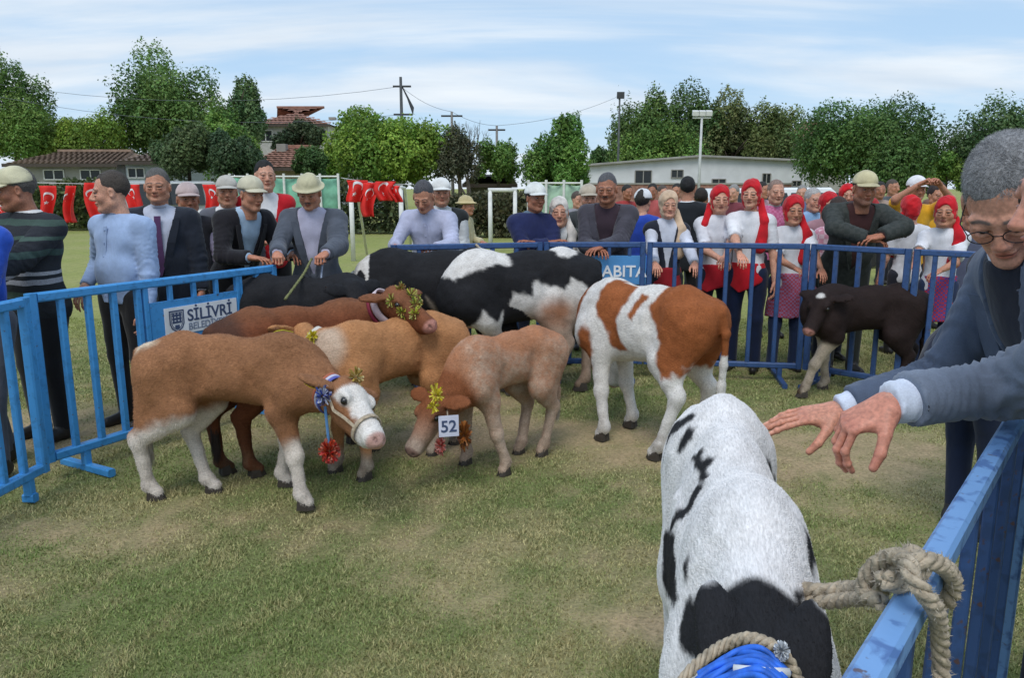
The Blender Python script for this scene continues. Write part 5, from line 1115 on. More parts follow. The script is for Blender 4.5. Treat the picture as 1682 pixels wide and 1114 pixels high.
    F = Field((lo[0], lo[1], 0), hi, h); F.ell(T(0, 0, -.005), (.060 * H * bw, .088 * H * bw, .072 * H), .04, rl); F.ell(T(.002, 0, .05), (.054 * H * bw, .078 * H * bw, .05 * H), .04, rl)
    for i in (0, 1): leg(F, i, .010, .025, 1.0)
    zw = T(0, 0, .055)[2]; F.cut(lambda X, Y, Z: np.maximum((Z - zw) + X * math.tan(lean) * .9, .030 * H - Z))
    V, Q = F.nets(); N_ = vnormals(V, Q); V = crumple(V, N_); mesh('trousers', V, Q, legmat or fabric(legc), root)
    F = Field((min(f[0] for f in feet) - .1, -.25, 0), (max(f[0] for f in feet) + .25, .25, .16), .011)
    for i, s_ in enumerate((1, -1)):
        f = feet[i]; F.rc(f + [-.03, 0, -.025], f + [.095 * H, s_ * .012, -.040], .030 * H * .9, .024 * H * .9, .02, sc=(1, .85, 1)); F.rc(f + [0, 0, .03], f + [0, 0, -.03], .032 * H, .030 * H, .02)
    F.cut(lambda X, Y, Z: np.maximum(-Z, Z - .085 * H))
    V, Q = F.nets()
    if len(V): mesh('shoes', V, Q, plain('shoe_leather', shoec, .45), root)
    def folds(V, N_, A):
        out_ = V.copy()
        for i in (0, 1):
            for a_, b_, c0, fq in ((shl[i], E[i], .95, 7), (E[i], W[i], .05, 8)):
                ab = b_ - a_; t_ = (V - a_) @ ab / (ab @ ab); dd = np.linalg.norm(V - a_ - np.clip(t_, 0, 1)[:, None] * ab, axis=1); wgt = (dd < .085 * H / 1.7) * (.35 + np.exp(-((t_ - c0) / .35) ** 2)) * sm(-.1, .1, t_) * sm(1.1, .9, t_)
                rg = np.sin(6.283 * (t_ * fq + 1.1 * noise(V, 3.0, 44 + i, 2))); out_ += N_ * (A * wgt * (np.abs(rg) ** .6 * np.sign(rg)))[:, None]
        return out_
    # ---- upper garments
    def garment(name, g, fr, mat, hem, front_open=None, k=.045, belly=0., a=.006, collar_up=.0, hemflare=0., armend=.97, fine=h):
        F = Field((lo[0], lo[1], 0), hi, fine); torso(F, g, k=k, belly=belly)
        if hem < -.02: F.rc(T(0, 0, 0), T(0, 0, hem + .04), .080 * H * bw + g, .084 * H * bw + g + hemflare, .05, sc=(.76, 1.08, 1))
        c_ = neck + rl @ np.array([.0, 0, .0]); upn = rl @ np.array([-.12, 0, 1.]); upn /= np.linalg.norm(upn)
        # neckline, hem, cuffs
        d = rl @ np.array([0, 0, 1.]); p0 = T(0, 0, hem); ncz = c_ + upn * (.014 * H + collar_up); axn = hc - neck; axn /= np.linalg.norm(axn)
        def fn(X, Y, Z):
            a_ = -((X - p0[0]) * d[0] + (Z - p0[2]) * d[2])
            b_ = (X - ncz[0]) * upn[0] + (Z - ncz[2]) * upn[2]; nearc = (np.hypot(X - ncz[0], Y) < .11) * 1.
            b_ = np.where(nearc > 0, b_, -1); return np.maximum(a_ + 0 * Y, b_)
        F.cut(fn)
        def cuff(F, i):
            if fr > .5:
                dd = (W[i] - E[i]) / np.linalg.norm(W[i] - E[i]); wq = E[i] + (W[i] - E[i]) * min(1, (fr * armend - .5) * 2)
                F.cut(lambda X, Y, Z, wq=wq, dd=dd: np.where(np.sqrt((X - wq[0]) ** 2 + (Y - wq[1]) ** 2 + (Z - wq[2]) ** 2) < .075, (X - wq[0]) * dd[0] + (Y - wq[1]) * dd[1] + (Z - wq[2]) * dd[2], -1.))
            elif fr > 0:
                dd = (E[i] - shl[i]) / np.linalg.norm(E[i] - shl[i]); wq = shl[i] + (E[i] - shl[i]) * .82
                F.cut(lambda X, Y, Z, wq=wq, dd=dd: np.where(np.sqrt((X - wq[0]) ** 2 + (Y - wq[1]) ** 2 + (Z - wq[2]) ** 2) < .085, (X - wq[0]) * dd[0] + (Y - wq[1]) * dd[1] + (Z - wq[2]) * dd[2], -1.))
        if front_open is not None:
            Pt = T(0, 0, front_open[0]); inv = rl.T; w0 = front_open[1]
            def fo(X, Y, Z):
                lx = (X - Pv[0]) * inv[0, 0] + (Z - Pv[2]) * inv[0, 2]; lz = ((X - Pv[0]) * inv[2, 0] + (Z - Pv[2]) * inv[2, 2]) / H
                wz = np.clip((lz - front_open[0]) / (.315 - front_open[0]), front_open[2], 1.) * w0 * H
                return np.where(lx > .0, wz - np.abs(Y), -1.)
            F.cut(fo)
        for i in (0, 1):
            if fr > 0: arm(F, i, g + .002, fr * armend)
        for i in (0, 1): cuff(F, i)
        V, Q = F.nets(); N_ = vnormals(V, Q); V = crumple(V, N_, a); V = folds(V, N_, .0035 if fr > .3 else 0); return mesh(name, V, Q, mat, root)
    fr = {'long': 1., 'short': .45, 'none': 0., 'rolled': .78}[sleeves]
    bl = .02 * max(0, bw - 1) * 5
    if top in ('shirt', 'tshirt', 'sweater'):
        g = {'shirt': .012, 'tshirt': .012, 'sweater': .020}[top]
        garment(top, g, fr, topmat or fabric(topc, wrinkle=.5), {'shirt': -.02, 'tshirt': -.05, 'sweater': -.06}[top], belly=bl, a=.008)
        if top == 'sweater': garment('shirt_collar', .012, 0, fabric(shirtc), .2, collar_up=.022)
    else:
        sh_ = garment('shirt', .007, fr if (top == 'jacket') else fr, fabric(shirtc, wrinkle=.4), -.02, belly=bl, collar_up=.014, armend=1.0 if cuffs else .97)
        if chin_shade_layer is not None: garment('chin_shade_layer', .014, 0, fabric(chin_shade_layer), -.03, belly=bl, collar_up=.0)  # added dark layer under the jacket, its colour standing for shade below the chin
        if top == 'jacket': garment('jacket', .021, fr, topmat or fabric(topc, wrinkle=.6), -.115, front_open=((.02, vw, .0) if open_jacket else (.16, .05, 0)), belly=bl, a=.009, armend=.93 if cuffs else .96, collar_up=.006)
        else: garment('vest', .017, 0, topmat or fabric(topc), -.045, front_open=(.05, .055, .12), belly=bl)
        if top == 'jacket' and open_jacket:   # lapels and buttons
            mb = MB()
            for s_ in (1, -1):
                pts = []
                for t in np.linspace(0, 1, 6):
                    z = .03 + .25 * t; y = s_ * (.004 + .058 * t); pts.append(T(.062 * bw + .010 + .006 * math.sin(3 * t) - .028 * max(0, t - .6) * 2.2 + bl / H * (1 - t), y + s_ * .012, z))
                loftstrip(mb, pts, [.012, .03, .045, .052, .05, .035], .006, side=tuple(np.array([-.35, s_ * .0 + 1, .0])), nrm=tuple(rl @ np.array([1., 0, .1])))
            mb.build('lapels', topmat or fabric(tuple(c * .9 for c in topc)), root, smooth=False)
    if top in ('shirt', 'jacket', 'vest') and chin_shade_layer is None or cuffs: ring_band(root, 'collar', neck + rl @ np.array([.004, 0, .014]), rl @ np.array([-.25, 0, 1.]), .060 * HS * 1.02, .064 * HS, .034, .005, fabric(topc if top == 'shirt' else shirtc), up=(1, .01, 0), wob=.003)
    if top == 'shirt':
        mb = MB(); loftstrip(mb, [T(.060 * bw + .014 - .022 * max(0, t - .5) * 1.6 + bl / H * (1 - t * .8), 0, -.01 + .29 * t) for t in np.linspace(0, 1, 8)], .032, .003, nrm=tuple(rl @ np.array([1., 0, 0])))
        for t in np.linspace(.08, .95, 6): q = T(.060 * bw + .0165 - .022 * max(0, t - .5) * 1.6 + bl / H * (1 - t * .8), 0, -.01 + .29 * t); mb.box(q - [.003, .005, .005], q + [.004, .005, .005])
        mb.build('placket', topmat or fabric(tuple(c * .95 for c in topc)), root)
    if top in ('shirt', 'tshirt', 'vest'): ring_band(root, 'belt', T(.002, 0, .045), rl @ np.array([0, 0, 1.]), .079 * H * bw + .006, .056 * H * bw + .010, .035, .004, plain('belt_leather', (.02, .016, .013), .5), up=(1, .01, 0))
    if tie is not None:
        mb = MB(); pts = [T(.060 * bw + .016 - .02 * max(0, t - .5) * 1.6 + bl / H * (1 - t * .8), 0, .04 + .25 * t) for t in np.linspace(0, 1, 7)]
        loftstrip(mb, pts, [.02, .07, .065, .058, .05, .042, .045], .008, nrm=tuple(rl @ np.array([1., 0, 0]))); mb.build('tie', fabric(tie), root, smooth=False)
    if sash is not None or apron is not None or skirt is not None:
        F = Field((lo[0], lo[1], 0), hi, h)
        ln = -.20 if apron is not None else (-.33 if skirt is not None else -.10)
        F.rc(T(0, 0, .05), T(0.0, 0, ln), .078 * H * bw + .02, .098 * H * bw + (.10 if skirt is not None else .03), .03, sc=(.82, 1.05, 1))
        p1, p2 = T(0, 0, .06), T(0, 0, ln)
        if sash is not None and apron is None: F.cut(lambda X, Y, Z: np.maximum(Z - p1[2], (p2[2] + (.35 + .25 * abs(fv[7])) * np.abs(Y + .05 * fv[0])) - Z))
        else: F.cut(lambda X, Y, Z: np.maximum(np.maximum(Z - p1[2], p2[2] - Z), (-X - .03 if apron is not None else Z - 9)))
        V, Q = F.nets(); N_ = vnormals(V, Q); V = crumple(V, N_, .010, 2); mesh('waist_sash' if sash is not None else ('apron' if apron is not None else 'skirt'), V, Q, (sash if sash is not None else apron) if not isinstance(skirt, bpy.types.Material) else skirt, root)
    # ---- hair and headwear, in head coordinates
    def headmesh(name, F, mat, sm_=True, parent=None, rough=0.):
        V, Q = F.nets()
        if len(V) == 0: return None
        if rough: N_ = vnormals(V, Q); V = V + N_ * (rough * noise(V, 9, 8, 2))[:, None]
        return mesh(name, HP(V * fw), Q, mat, root)
    hm = min(hh * 1.25, .0085)
    hmat = plain('hair', tuple(hair), .7, var=.5, scale=160, bmp=.6)
    if hat != 'scarf' and hstyle != 'bald':
        F = Field((-.16, -.13, -.14), (.14, .13, .17), hm); F.ell((-.023, 0, .044), (.103, .0815, .098), 0)
        if hstyle == 'long': F.rc((-.05, 0, 0), (-.065, 0, -.12), .085, .07, .03)
        hl_ = .060 if hstyle != 'receding' else .085
        def fn(X, Y, Z):
            front = X - (.030 - .0 * Z); low = -Z
            side = np.where(X > -.02, .0 + .012 - Z + np.where(X > .02, (X - .02) * 1.2, 0), np.where(X > -.05, (-.028 - Z), (-.075 - Z) if hstyle != 'long' else (-.2 - Z)))
            fa = np.where(X > .045, hl_ + .004 * np.sin(Y * 210) + .003 * np.sin(Y * 97 + 1) + np.maximum(0, .02 - np.abs(np.abs(Y) - .045)) * .5 - Z, -1.); return np.maximum(side, fa) + 0 * Y
        F.cut(fn); F.n_hair = 1; hb = headmesh('hair', F, hmat, rough=.003)
        if hb is not None and h < .02:
            hV, hQ = F.nets(); hN = vnormals(hV, hQ); nh = 16000 if h < .012 else 1500; hVs = hV
            hv_, hf_, hc_ = fur(hV, hQ, hN, (np.array(hair) * 1.15 + .004)[None] * np.where(np.random.RandomState(3).rand(len(hV)) < .45, .35, 1.35)[:, None] if max(hair) > .09 else np.tile(np.array(hair) * 1.15 + .004, (len(hV), 1)), nh, .016 if h < .012 else .014, lambda p: np.stack([p[:, 0] * 4 - .25, p[:, 1] * 7, -.35 - 2 * np.maximum(0, .03 - p[:, 2])], 1), int(abs(pos[0] * 1000)) % 9999, wd=.0005 if h < .012 else .0012, lift=.30)
            tag(mesh('hair_strand', HP(hv_ * fw), hf_, M_FUR, root, smooth=False, col=hc_), kind='stuff')
    if hat == 'cap' or hat == 'brim':
        F = Field((-.16, -.13, -.05), (.24, .13, .18), hm); F.ell((-.010, 0, .048), (.112, .092, .098 if hat == 'cap' else .092), 0); F.ell((-.01, 0, .06), (.106, .086, .085), .0)
        F.cut(lambda X, Y, Z: (.040 + .10 * np.maximum(X - .02, 0) - Z) + 0 * Y); headmesh('cap', F, fabric(hatc, wrinkle=.6), rough=.002)
        mb = MB(); V = []; n_ = 15; rows = []
        for j, rr_ in enumerate((0., .5, 1.)):
            row = []
            for i in range(n_):
                a = (i / (n_ - 1) - .5) * (2.3 if hat == 'cap' else 2.3); wdt = .090
                bx_, by_ = .100 * math.cos(a) - .004, wdt * math.sin(a); ext = (.062 * (math.cos(a * .85) ** .7 if math.cos(a * .85) > 0 else 0)) * rr_
                row.append((bx_ + ext, by_ * (1 + .04 * rr_), .052 - .022 * rr_ * math.cos(a) - .020 * abs(math.sin(a)) ** 2))
            rows.append(row)
        for th in (0, .005): 
            for row in rows: V += [(x, y, z + th) for x, y, z in row]
        Fc = []
        for t in (0, 1):
            for j in (0, 1):
                for i in range(n_ - 1): q = [t * 3 * n_ + j * n_ + i, t * 3 * n_ + j * n_ + i + 1, t * 3 * n_ + (j + 1) * n_ + i + 1, t * 3 * n_ + (j + 1) * n_ + i]; Fc.append(tuple(q if t == 0 else q[::-1]))
        for i in range(n_ - 1): a_ = 2 * n_ + i; Fc.append((a_, a_ + 1, a_ + 1 + 3 * n_, a_ + 3 * n_))
        mesh('cap_peak', HP(np.array(V) * fw), Fc, fabric(tuple(c * .92 for c in hatc)), root, smooth=False)
    if hat == 'bucket':
        F = Field((-.20, -.19, -.05), (.20, .19, .19), hm); F.ell((-.010, 0, .058), (.106, .090, .088), 0); F.ell((-.005, 0, .044), (.148, .124, .014), .02)
        F.ell((0, 0, .01), (.10, .085, .075), 0, op='sub'); F.cut(lambda X, Y, Z: .024 - Z + 0 * X + 0 * Y); headmesh('hat', F, fabric(hatc, wrinkle=.6), rough=.004)
    if hat == 'scarf':
        F = Field((-.20, -.16, -.20), (.15, .16, .17), hm); F.ell((-.016, 0, .042), (.112, .092, .104), 0); F.ell((-.01, 0, -.03), (.09, .080, .10), .03); F.ell((-.085, 0, -.02), (.045, .06, .05), .03)
        F.ell((.095, 0, -.02), (.075, .060, .095), .01, op='sub'); F.cut(lambda X, Y, Z: (-.13 - Z) + 0 * X + 0 * Y); 
        sc_m = fabric(scarfc, var=.35, wrinkle=.9)
        headmesh('headscarf', F, sc_m, rough=.006)
        # hanging end of the scarf over one shoulder
        p0 = HP((-.03, tailside * .075, -.05))[0]; F = Field((p0 - [.12, .12, .50 * H / 1.6]), p0 + [.12, .12, .05], hm * 1.5)
        q1 = p0 + np.array([.05, tailside * .045, -.16 * H / 1.6]); q2 = p0 + np.array([.075, tailside * .03, -.38 * H / 1.6])
        F.rc(p0, q1, .035, .040, .01, sc=(.6, 1, 1)); F.rc(q1, q2, .040, .050, .01, sc=(.5, 1, 1)); V, Q = F.nets()
        if len(V): N_ = vnormals(V, Q); V = crumple(V, N_, .008, 3); mesh('scarf_end', V, Q, sc_m, root)
    if glasses:
        mb = MB()
        for s_ in (1, -1):
            pts = [(.108, s_ * .033 + .024 * math.cos(a), .0 + .017 * math.sin(a)) for a in np.linspace(0, 2 * math.pi, 22, endpoint=False)]; mb.tube([HP(p)[0] for p in pts], .0013, 5, closed=True)
            mb.tube([HP(p)[0] for p in ((.106, s_ * .056, .006), (.07, s_ * .078, .008), (-.01, s_ * .083, .006))], .0014, 5)
        mb.tube([HP(p)[0] for p in ((.109, .010, .004), (.113, 0, .007), (.109, -.010, .004))], .0013, 5); mb.build('glasses', plain('dark_metal', (.03, .03, .035), .3, metal=.8), root, smooth=True)
    PEOPLE.append(root); return dict(root=root, W=W, E=E, hc=hc, HP=HP, neck=neck, T=T)

def pdist(px, top_y, D):   # ground point of a person at distance D whose head top is seen at px, and the height of that head top
    p = P(px, top_y, D); return np.array([p[0], p[1], 0]), p[2]
NAVY = hexc(30, 36, 56); BLK = hexc(28, 28, 32); DENIM = hexc(38, 52, 84); BEIGE = hexc(196, 184, 150); REDC = hexc(200, 28, 40)

# ------------------------------------------------------------------ the people
def pp(label, px, ty, D, face, lean=0., H=None, **k):
    q = P(px, ty, D); z = q[2] - (.03 if k.get('hat') else .01)
    if H is None: H = z / (.525 + .475 * math.cos(lean))
    off = .27 * H * math.sin(lean) + .02; f = R(face); pos = (q[0] - math.cos(f) * off, q[1] - math.sin(f) * off)
    return person(label, pos, face, H, lean=lean, **k)
def people():
    GA, GB, GC = 'men leaning at the left barrier', 'people watching from behind the back barrier', 'girls in red headscarves'
    stripes = stripes_mat([hexc(24, 28, 34), hexc(60, 84, 72), hexc(24, 28, 36), hexc(178, 178, 186), hexc(26, 30, 38), hexc(190, 190, 196), hexc(30, 34, 42), hexc(58, 84, 78), hexc(26, 30, 40), hexc(72, 98, 88), hexc(28, 32, 42), hexc(60, 84, 76), hexc(26, 30, 40)],
        [0, .93, .98, 1.03, 1.055, 1.08, 1.105, 1.20, 1.24, 1.29, 1.32, 1.38, 1.42])
    pp('man in grey trousers and blue shirt cut by the left edge', -62, 285, 4.25, -110, top='shirt', topc=hexc(40, 84, 190), legc=hexc(88, 90, 98), arms=('chest', 'down'), group=GA, step=.12)
    pp('man in beige camouflage cap and dark green striped sweater at far left', 30, 272, 4.85, -112, top='sweater', topmat=stripes, shirtc=(.75, .75, .76), hat='cap', hatc=hexc(206, 200, 168), hair=(.10, .09, .08), legc=BLK, arms=('rail', 'down'), skin=2, build=1.25, group=GA, headyaw=-.55, headpitch=.15, hh=.005, h=.013)
    pp('bareheaded man in a light blue shirt and black trousers beside the striped sweater', 186, 284, 5.15, -112, top='shirt', topc=hexc(158, 180, 216), hair=(.06, .048, .04), legc=BLK, arms=('down', 'hip'), skin=0, build=1.22, group=GA, headyaw=-.75, headpitch=.1, hh=.005, h=.013, hstyle='receding')
    pp('smiling grey haired man in a dark suit with purple tie', 257, 279, 5.75, -78, top='jacket', topc=hexc(34, 40, 52), shirtc=hexc(190, 196, 214), tie=hexc(84, 54, 92), hair=(.10, .095, .09), legc=BLK, arms=('down', 'rail'), skin=1, group=GA, build=1.15, hh=.0055)
    pp('man in a white and red cap with lavender sleeves behind the suited man', 306, 300, 6.5, -60, top='vest', topc=hexc(38, 36, 42), shirtc=hexc(168, 160, 190), hat='cap', hatc=hexc(196, 176, 174), skin=2, legc=BLK, arms=('down', 'down'), group=GA)
    pp('man in a pale grey cap half hidden behind the flat hat', 371, 288, 6.9, -70, top='jacket', topc=hexc(96, 98, 108), hat='cap', hatc=hexc(190, 186, 178), skin=1, legc=BLK, group=GA)
    pp('man in a beige hat and black suit with pale blue shirt, leaning on the barrier', 408, 289, 6.15, -38, lean=.42, top='jacket', topc=hexc(34, 32, 38), shirtc=hexc(170, 196, 222), hat='cap', hatc=hexc(206, 200, 176), hair=(.3, .29, .28), skin=1, legc=BLK, arms=('rail', 'rail'), group=GA, headpitch=.1, build=1.08, hh=.0055, h=.014)
    pp('tall young man with black hair in a red vest over a white shirt', 433, 264, 7.1, -62, top='vest', topc=REDC, shirtc=(.78, .78, .80), hair=(.012, .011, .011), skin=0, legc=BLK, arms=('belly', 'belly'), group=GA)
    pp('man in a beige brimmed hat and grey blazer holding the rope of the black calf', 508, 282, 6.05, -88, lean=.18, top='jacket', topc=hexc(84, 90, 102), shirtc=hexc(186, 184, 206), hat='bucket', hatc=hexc(196, 190, 158), hair=(.10, .09, .09), skin=1, legc=NAVY, arms=('fwd', 'fwd'), headpitch=.35, group=GA, build=1.10, tash=(.05, .04, .04), hh=.0055, h=.014, hands=('fist', 'fist'))
    pp('dark haired man in a pale lavender shirt bending over the black cow', 698, 297, 6.75, -100, lean=.34, top='shirt', topc=hexc(186, 190, 216), hair=(.07, .07, .08), skin=1, legc=NAVY, arms=('fwd', 'fwd'), headpitch=.5, build=1.12, hh=.0055, h=.014)
    pp('man in a white cap and dark vest behind the man in the lavender shirt', 724, 292, 7.4, -80, top='vest', topc=hexc(40, 44, 46), shirtc=hexc(200, 204, 206), hat='cap', hatc=(.78, .78, .76), skin=1, legc=BLK, arms=('belly', 'down'), build=1.2)
    pp('boy in a beige sun hat and beige top farther back in the field', 764, 324, 10.2, -20, top='shirt', topc=hexc(196, 186, 150), hat='bucket', hatc=hexc(200, 184, 140), skin=1, legc=hexc(110, 108, 96), arms=('belly', 'down'))
    pp('man in a white cap and navy jacket standing with crossed arms', 878, 300, 6.95, -75, top='sweater', topc=hexc(34, 42, 84), shirtc=hexc(90, 110, 130), hat='cap', hatc=(.80, .82, .80), skin=2, legc=NAVY, arms=('cross', 'cross'), build=1.05, headyaw=.2, group=GB, hh=.0055)
    pp('child in a white patterned headscarf and grey vest', 918, 327, 7.05, -90, top='vest', topc=hexc(84, 92, 88), shirtc=(.72, .72, .72), hat='scarf', scarfc=hexc(220, 214, 208), skin=0, female=True, group=GB, hh=.0055)
    pp('elderly man in a beige cap and dark coat behind the grey haired man', 966, 303, 7.7, -85, top='jacket', topc=hexc(58, 62, 64), hat='cap', hatc=hexc(190, 178, 160), skin=0, legc=BLK, group=GB)
    pp('grey haired man with moustache in a brown grey jacket, hands clasped on the barrier', 998, 286, 6.85, -105, lean=.24, top='jacket', topc=hexc(72, 70, 80), shirtc=hexc(60, 46, 56), hair=(.09, .09, .10), skin=2, tash=(.03, .03, .03), arms=('railin', 'clasp'), legc=NAVY, group=GB, build=1.12, hh=.005, h=.013, headpitch=.15, open_jacket=True)
    pp('child in a white cap and blue shirt seen between two adults', 1056, 311, 8.1, 60, top='tshirt', topc=hexc(40, 74, 178), hat='cap', hatc=(.78, .79, .82), skin=0, legc=NAVY, sleeves='short', group=GB)
    pp('girl in a flowered pale headscarf with dark vest and white sleeves', 1098, 314, 6.95, -90, top='vest', topc=hexc(34, 38, 52), shirtc=hexc(208, 212, 226), hat='scarf', scarfc=hexc(214, 186, 158), skin=0, female=True, skirt=fabric(hexc(150, 26, 40)), group=GB, hh=.005, h=.013, arms=('rail', 'rail'))
    pp('black haired man in a dark jacket seen from behind near the white building', 1130, 292, 8.6, 80, top='jacket', topc=hexc(34, 38, 44), hair=(.012, .012, .013), skin=1, legc=BLK, group=GB, open_jacket=False)
    pp('dark haired boy in a yellow shirt behind the first red headscarf', 1152, 312, 9.2, 70, top='tshirt', topc=hexc(222, 178, 50), hair=(.02, .015, .012), skin=1, sleeves='short', group=GB)
    pp('girl in a red headscarf and white t-shirt, leftmost of the girls at the barrier', 1183, 304, 6.95, -95, top='tshirt', topc=(.74, .74, .80), hat='scarf', scarfc=REDC, skin=0, female=True, sleeves='short', sash=fabric(hexc(170, 24, 40)), legc=NAVY, arms=('railin', 'clasp'), group=GC, hh=.005, h=.013, tailside=-1)
    pp('tallest girl in a red headscarf with red waist cloth and navy trousers', 1236, 294, 6.75, -115, top='tshirt', topc=(.76, .76, .80), hat='scarf', scarfc=REDC, skin=0, female=True, sleeves='short', sash=fabric(hexc(200, 22, 38)), legc=hexc(24, 36, 66), arms=('down', 'railin'), group=GC, hh=.005, h=.013, tailside=1)
    pp('bareheaded older person in a pink checked shirt behind the girls', 1275, 298, 8.3, -90, top='shirt', topmat=check_mat(hexc(206, 120, 160), hexc(186, 90, 130), 40), hair=(.25, .17, .14), hstyle='receding', skin=0, group=GB)
    pp('girl in a red headscarf with patterned apron and blue jeans, right of the tallest girl', 1304, 324, 6.75, -95, top='tshirt', topc=(.74, .75, .80), hat='scarf', scarfc=REDC, skin=1, female=True, sleeves='short', apron=check_mat(hexc(176, 60, 80), hexc(150, 120, 160), 60), legc=DENIM, arms=('rail', 'clasp'), group=GC, hh=.005, h=.013, tailside=1, build=1.05)
    pp('person in a light blue top half hidden behind the girls', 1336, 312, 8.4, -80, top='shirt', topc=hexc(140, 176, 216), hair=(.4, .39, .38), skin=0, group=GB)
    pp('girl in a red headscarf looking out beside the elbow of the leaning capped man', 1361, 318, 7.7, -90, top='tshirt', topc=hexc(170, 130, 140), hat='scarf', scarfc=REDC, skin=0, female=True, sleeves='short', group=GC)
    pp('person in a bright red headscarf close behind the shoulder of the capped man', 1392, 302, 9.0, -100, top='tshirt', topc=hexc(190, 60, 66), hat='scarf', scarfc=hexc(214, 24, 36), skin=0, female=True, group=GC, arms=('photo', 'down'))
    pp('man in a beige cap and dark plaid jacket leaning with folded arms on the barrier', 1421, 280, 6.45, -92, lean=.40, top='jacket', topmat=check_mat(hexc(58, 62, 60), hexc(46, 52, 50), 26, 'dark_plaid'), shirtc=hexc(70, 40, 40), hat='cap', hatc=hexc(204, 194, 156), skin=2, stub=.35, arms=((.50, .04, 1.21), (.47, -.04, 1.19)), elbow=((.15, 1, .1), (.15, -1, .1)), wristdir=(((0.1, -1, -.1), (.3, 0, 1)), ((.1, 1, -.1), (.3, 0, 1))), legc=hexc(40, 44, 40), group=GB, build=1.2, hh=.005, h=.013, headpitch=.1, open_jacket=True)
    pp('person in a yellow shirt and white cap holding a phone up to photograph', 1506, 288, 8.0, -95, top='tshirt', topc=hexc(228, 170, 44), hat='cap', hatc=(.80, .79, .82), hair=(.02, .02, .02), skin=1, sleeves='short', arms=('photo', 'photo'), hands=('fist', 'fist'), group=GB)
    pp('person in a yellow top beside the photographer, behind two red headscarves', 1538, 305, 8.8, -85, top='tshirt', topc=hexc(226, 168, 48), hair=(.03, .02, .02), skin=1, sleeves='short', group=GB)
    pp('child in a red headscarf seen from behind below the photographer', 1498, 324, 7.4, 85, top='tshirt', topc=(.70, .70, .74), hat='scarf', scarfc=hexc(206, 30, 40), skin=0, female=True, sleeves='short', group=GC)
    pp('rightmost girl in a red headscarf, with red and blue checked apron', 1556, 326, 6.55, -125, top='tshirt', topc=(.75, .76, .82), hat='scarf', scarfc=hexc(206, 26, 42), skin=1, female=True, sleeves='short', apron=check_mat(hexc(176, 50, 70), hexc(60, 70, 150), 60), legc=DENIM, arms=('clasp', 'fwd'), group=GC, hh=.005, h=.013)
    pp('girl in pink striped clothes behind the barrier left of the capped man', 1378, 330, 7.2, -90, top='tshirt', topmat=check_mat(hexc(200, 140, 160), hexc(214, 190, 200), 24), hair=(.04, .025, .02), hstyle='long', skin=1, female=True, skirt=fabric(hexc(160, 90, 120)), group=GB)
    pp('child in a grey and navy jacket by the right barrier corner', 1598, 340, 6.9, -110, top='sweater', topc=hexc(90, 96, 120), hair=(.03, .025, .02), skin=1, group=GB)
    person('person in dark blue jeans standing beyond the barrier, hidden by the leaning man', G(1590, 872)[:2], 15, 1.62, lean=.55, top='jacket', topc=NAVY, legc=hexc(26, 38, 66), shoec=(.03, .03, .04), arms=('rail', 'rail'), open_jacket=False, skin=1, build=1.25, legsep=.8)
    # farther onlookers
    rs = random.Random(4); far = [(1072, 303, 13, hexc(180, 90, 90), 'pink', 2), (1088, 306, 14, hexc(120, 120, 130), 'grey', 0), (1112, 303, 13.5, hexc(170, 120, 110), 'salmon', 1), (1206, 305, 12, hexc(120, 60, 70), 'dark red', 0), (1252, 300, 12.5, hexc(190, 150, 160), 'rose', 1), (1318, 306, 13, hexc(90, 110, 150), 'blue', 0), (1446, 300, 12, hexc(160, 140, 130), 'tan', 2), (1466, 296, 13, hexc(80, 84, 90), 'charcoal', 1), (1545, 300, 13, hexc(120, 90, 80), 'brown', 0), (948, 318, 12, hexc(150, 150, 160), 'silver', 0), (1030, 305, 13, hexc(160, 60, 60), 'brick red', 2)]
    where = ['left of the flowered headscarf, far behind', 'over the shoulder of the blue shirted child', 'beside the black haired man, far behind', 'between the first two red headscarves', 'between the tallest girl and the pink shirt', 'above the girl in jeans, far behind', 'right of the capped leaning man, far behind', 'left of the photographer, far behind', 'right of the photographer, far behind', 'left of the elderly capped man, far behind', 'right of the grey haired man, far behind']
    for i, (px, ty, D, c, cn, sk) in enumerate(far):
        pp('far onlooker in a %s top %s' % (cn, where[i]), px, ty, D, -90 + rs.uniform(-40, 40), top='tshirt', topc=c, hair=rs.choice([(.02, .018, .016), (.08, .06, .05), (.25, .24, .23)]), skin=sk, sleeves='short', h=.024, hh=.011, group='onlookers far behind the barrier')
    # the two men leaning in over the near rail
    def loc(w_, pos, face): return rotz(-R(face)) @ (np.array(w_) - np.array([pos[0], pos[1], 0]))
    p32 = (1.39, 1.74); f32 = 172; wr = P(1378, 676, 2.02); fd = rotz(-R(f32)) @ (P(1240, 692, 2.04) - wr)
    global Q32; Q32 = person('grey haired man with glasses in a dark blue suit reaching one hand towards the calf', p32, f32, 1.84, lean=.60, top='jacket', topc=hexc(84, 96, 118), shirtc=hexc(214, 222, 240), legc=hexc(24, 30, 48), hair=(.21, .21, .22), skin=hexc(206, 152, 130), chin_shade_layer=hexc(30, 36, 52), vw=.045,
        arms=((-.05, .30, .92), tuple(loc(wr, p32, f32))), elbow=(None, (-.2, -.3, -1)), h=.0085, hh=.0030, glasses=True, cuffs=True, hands=('relax', 'reach'), wristdir=(None, (fd, (0.0, .25, 1.))), headyaw=1.0, headpitch=.72, headroll=.12, hoff=(-.035, .0, .015), build=1.05)
    p33 = (1.071, 1.10); f33 = 155; wr = P(1462, 664, 1.50); fd = rotz(-R(f33)) @ (P(1385, 700, 1.50) - wr)
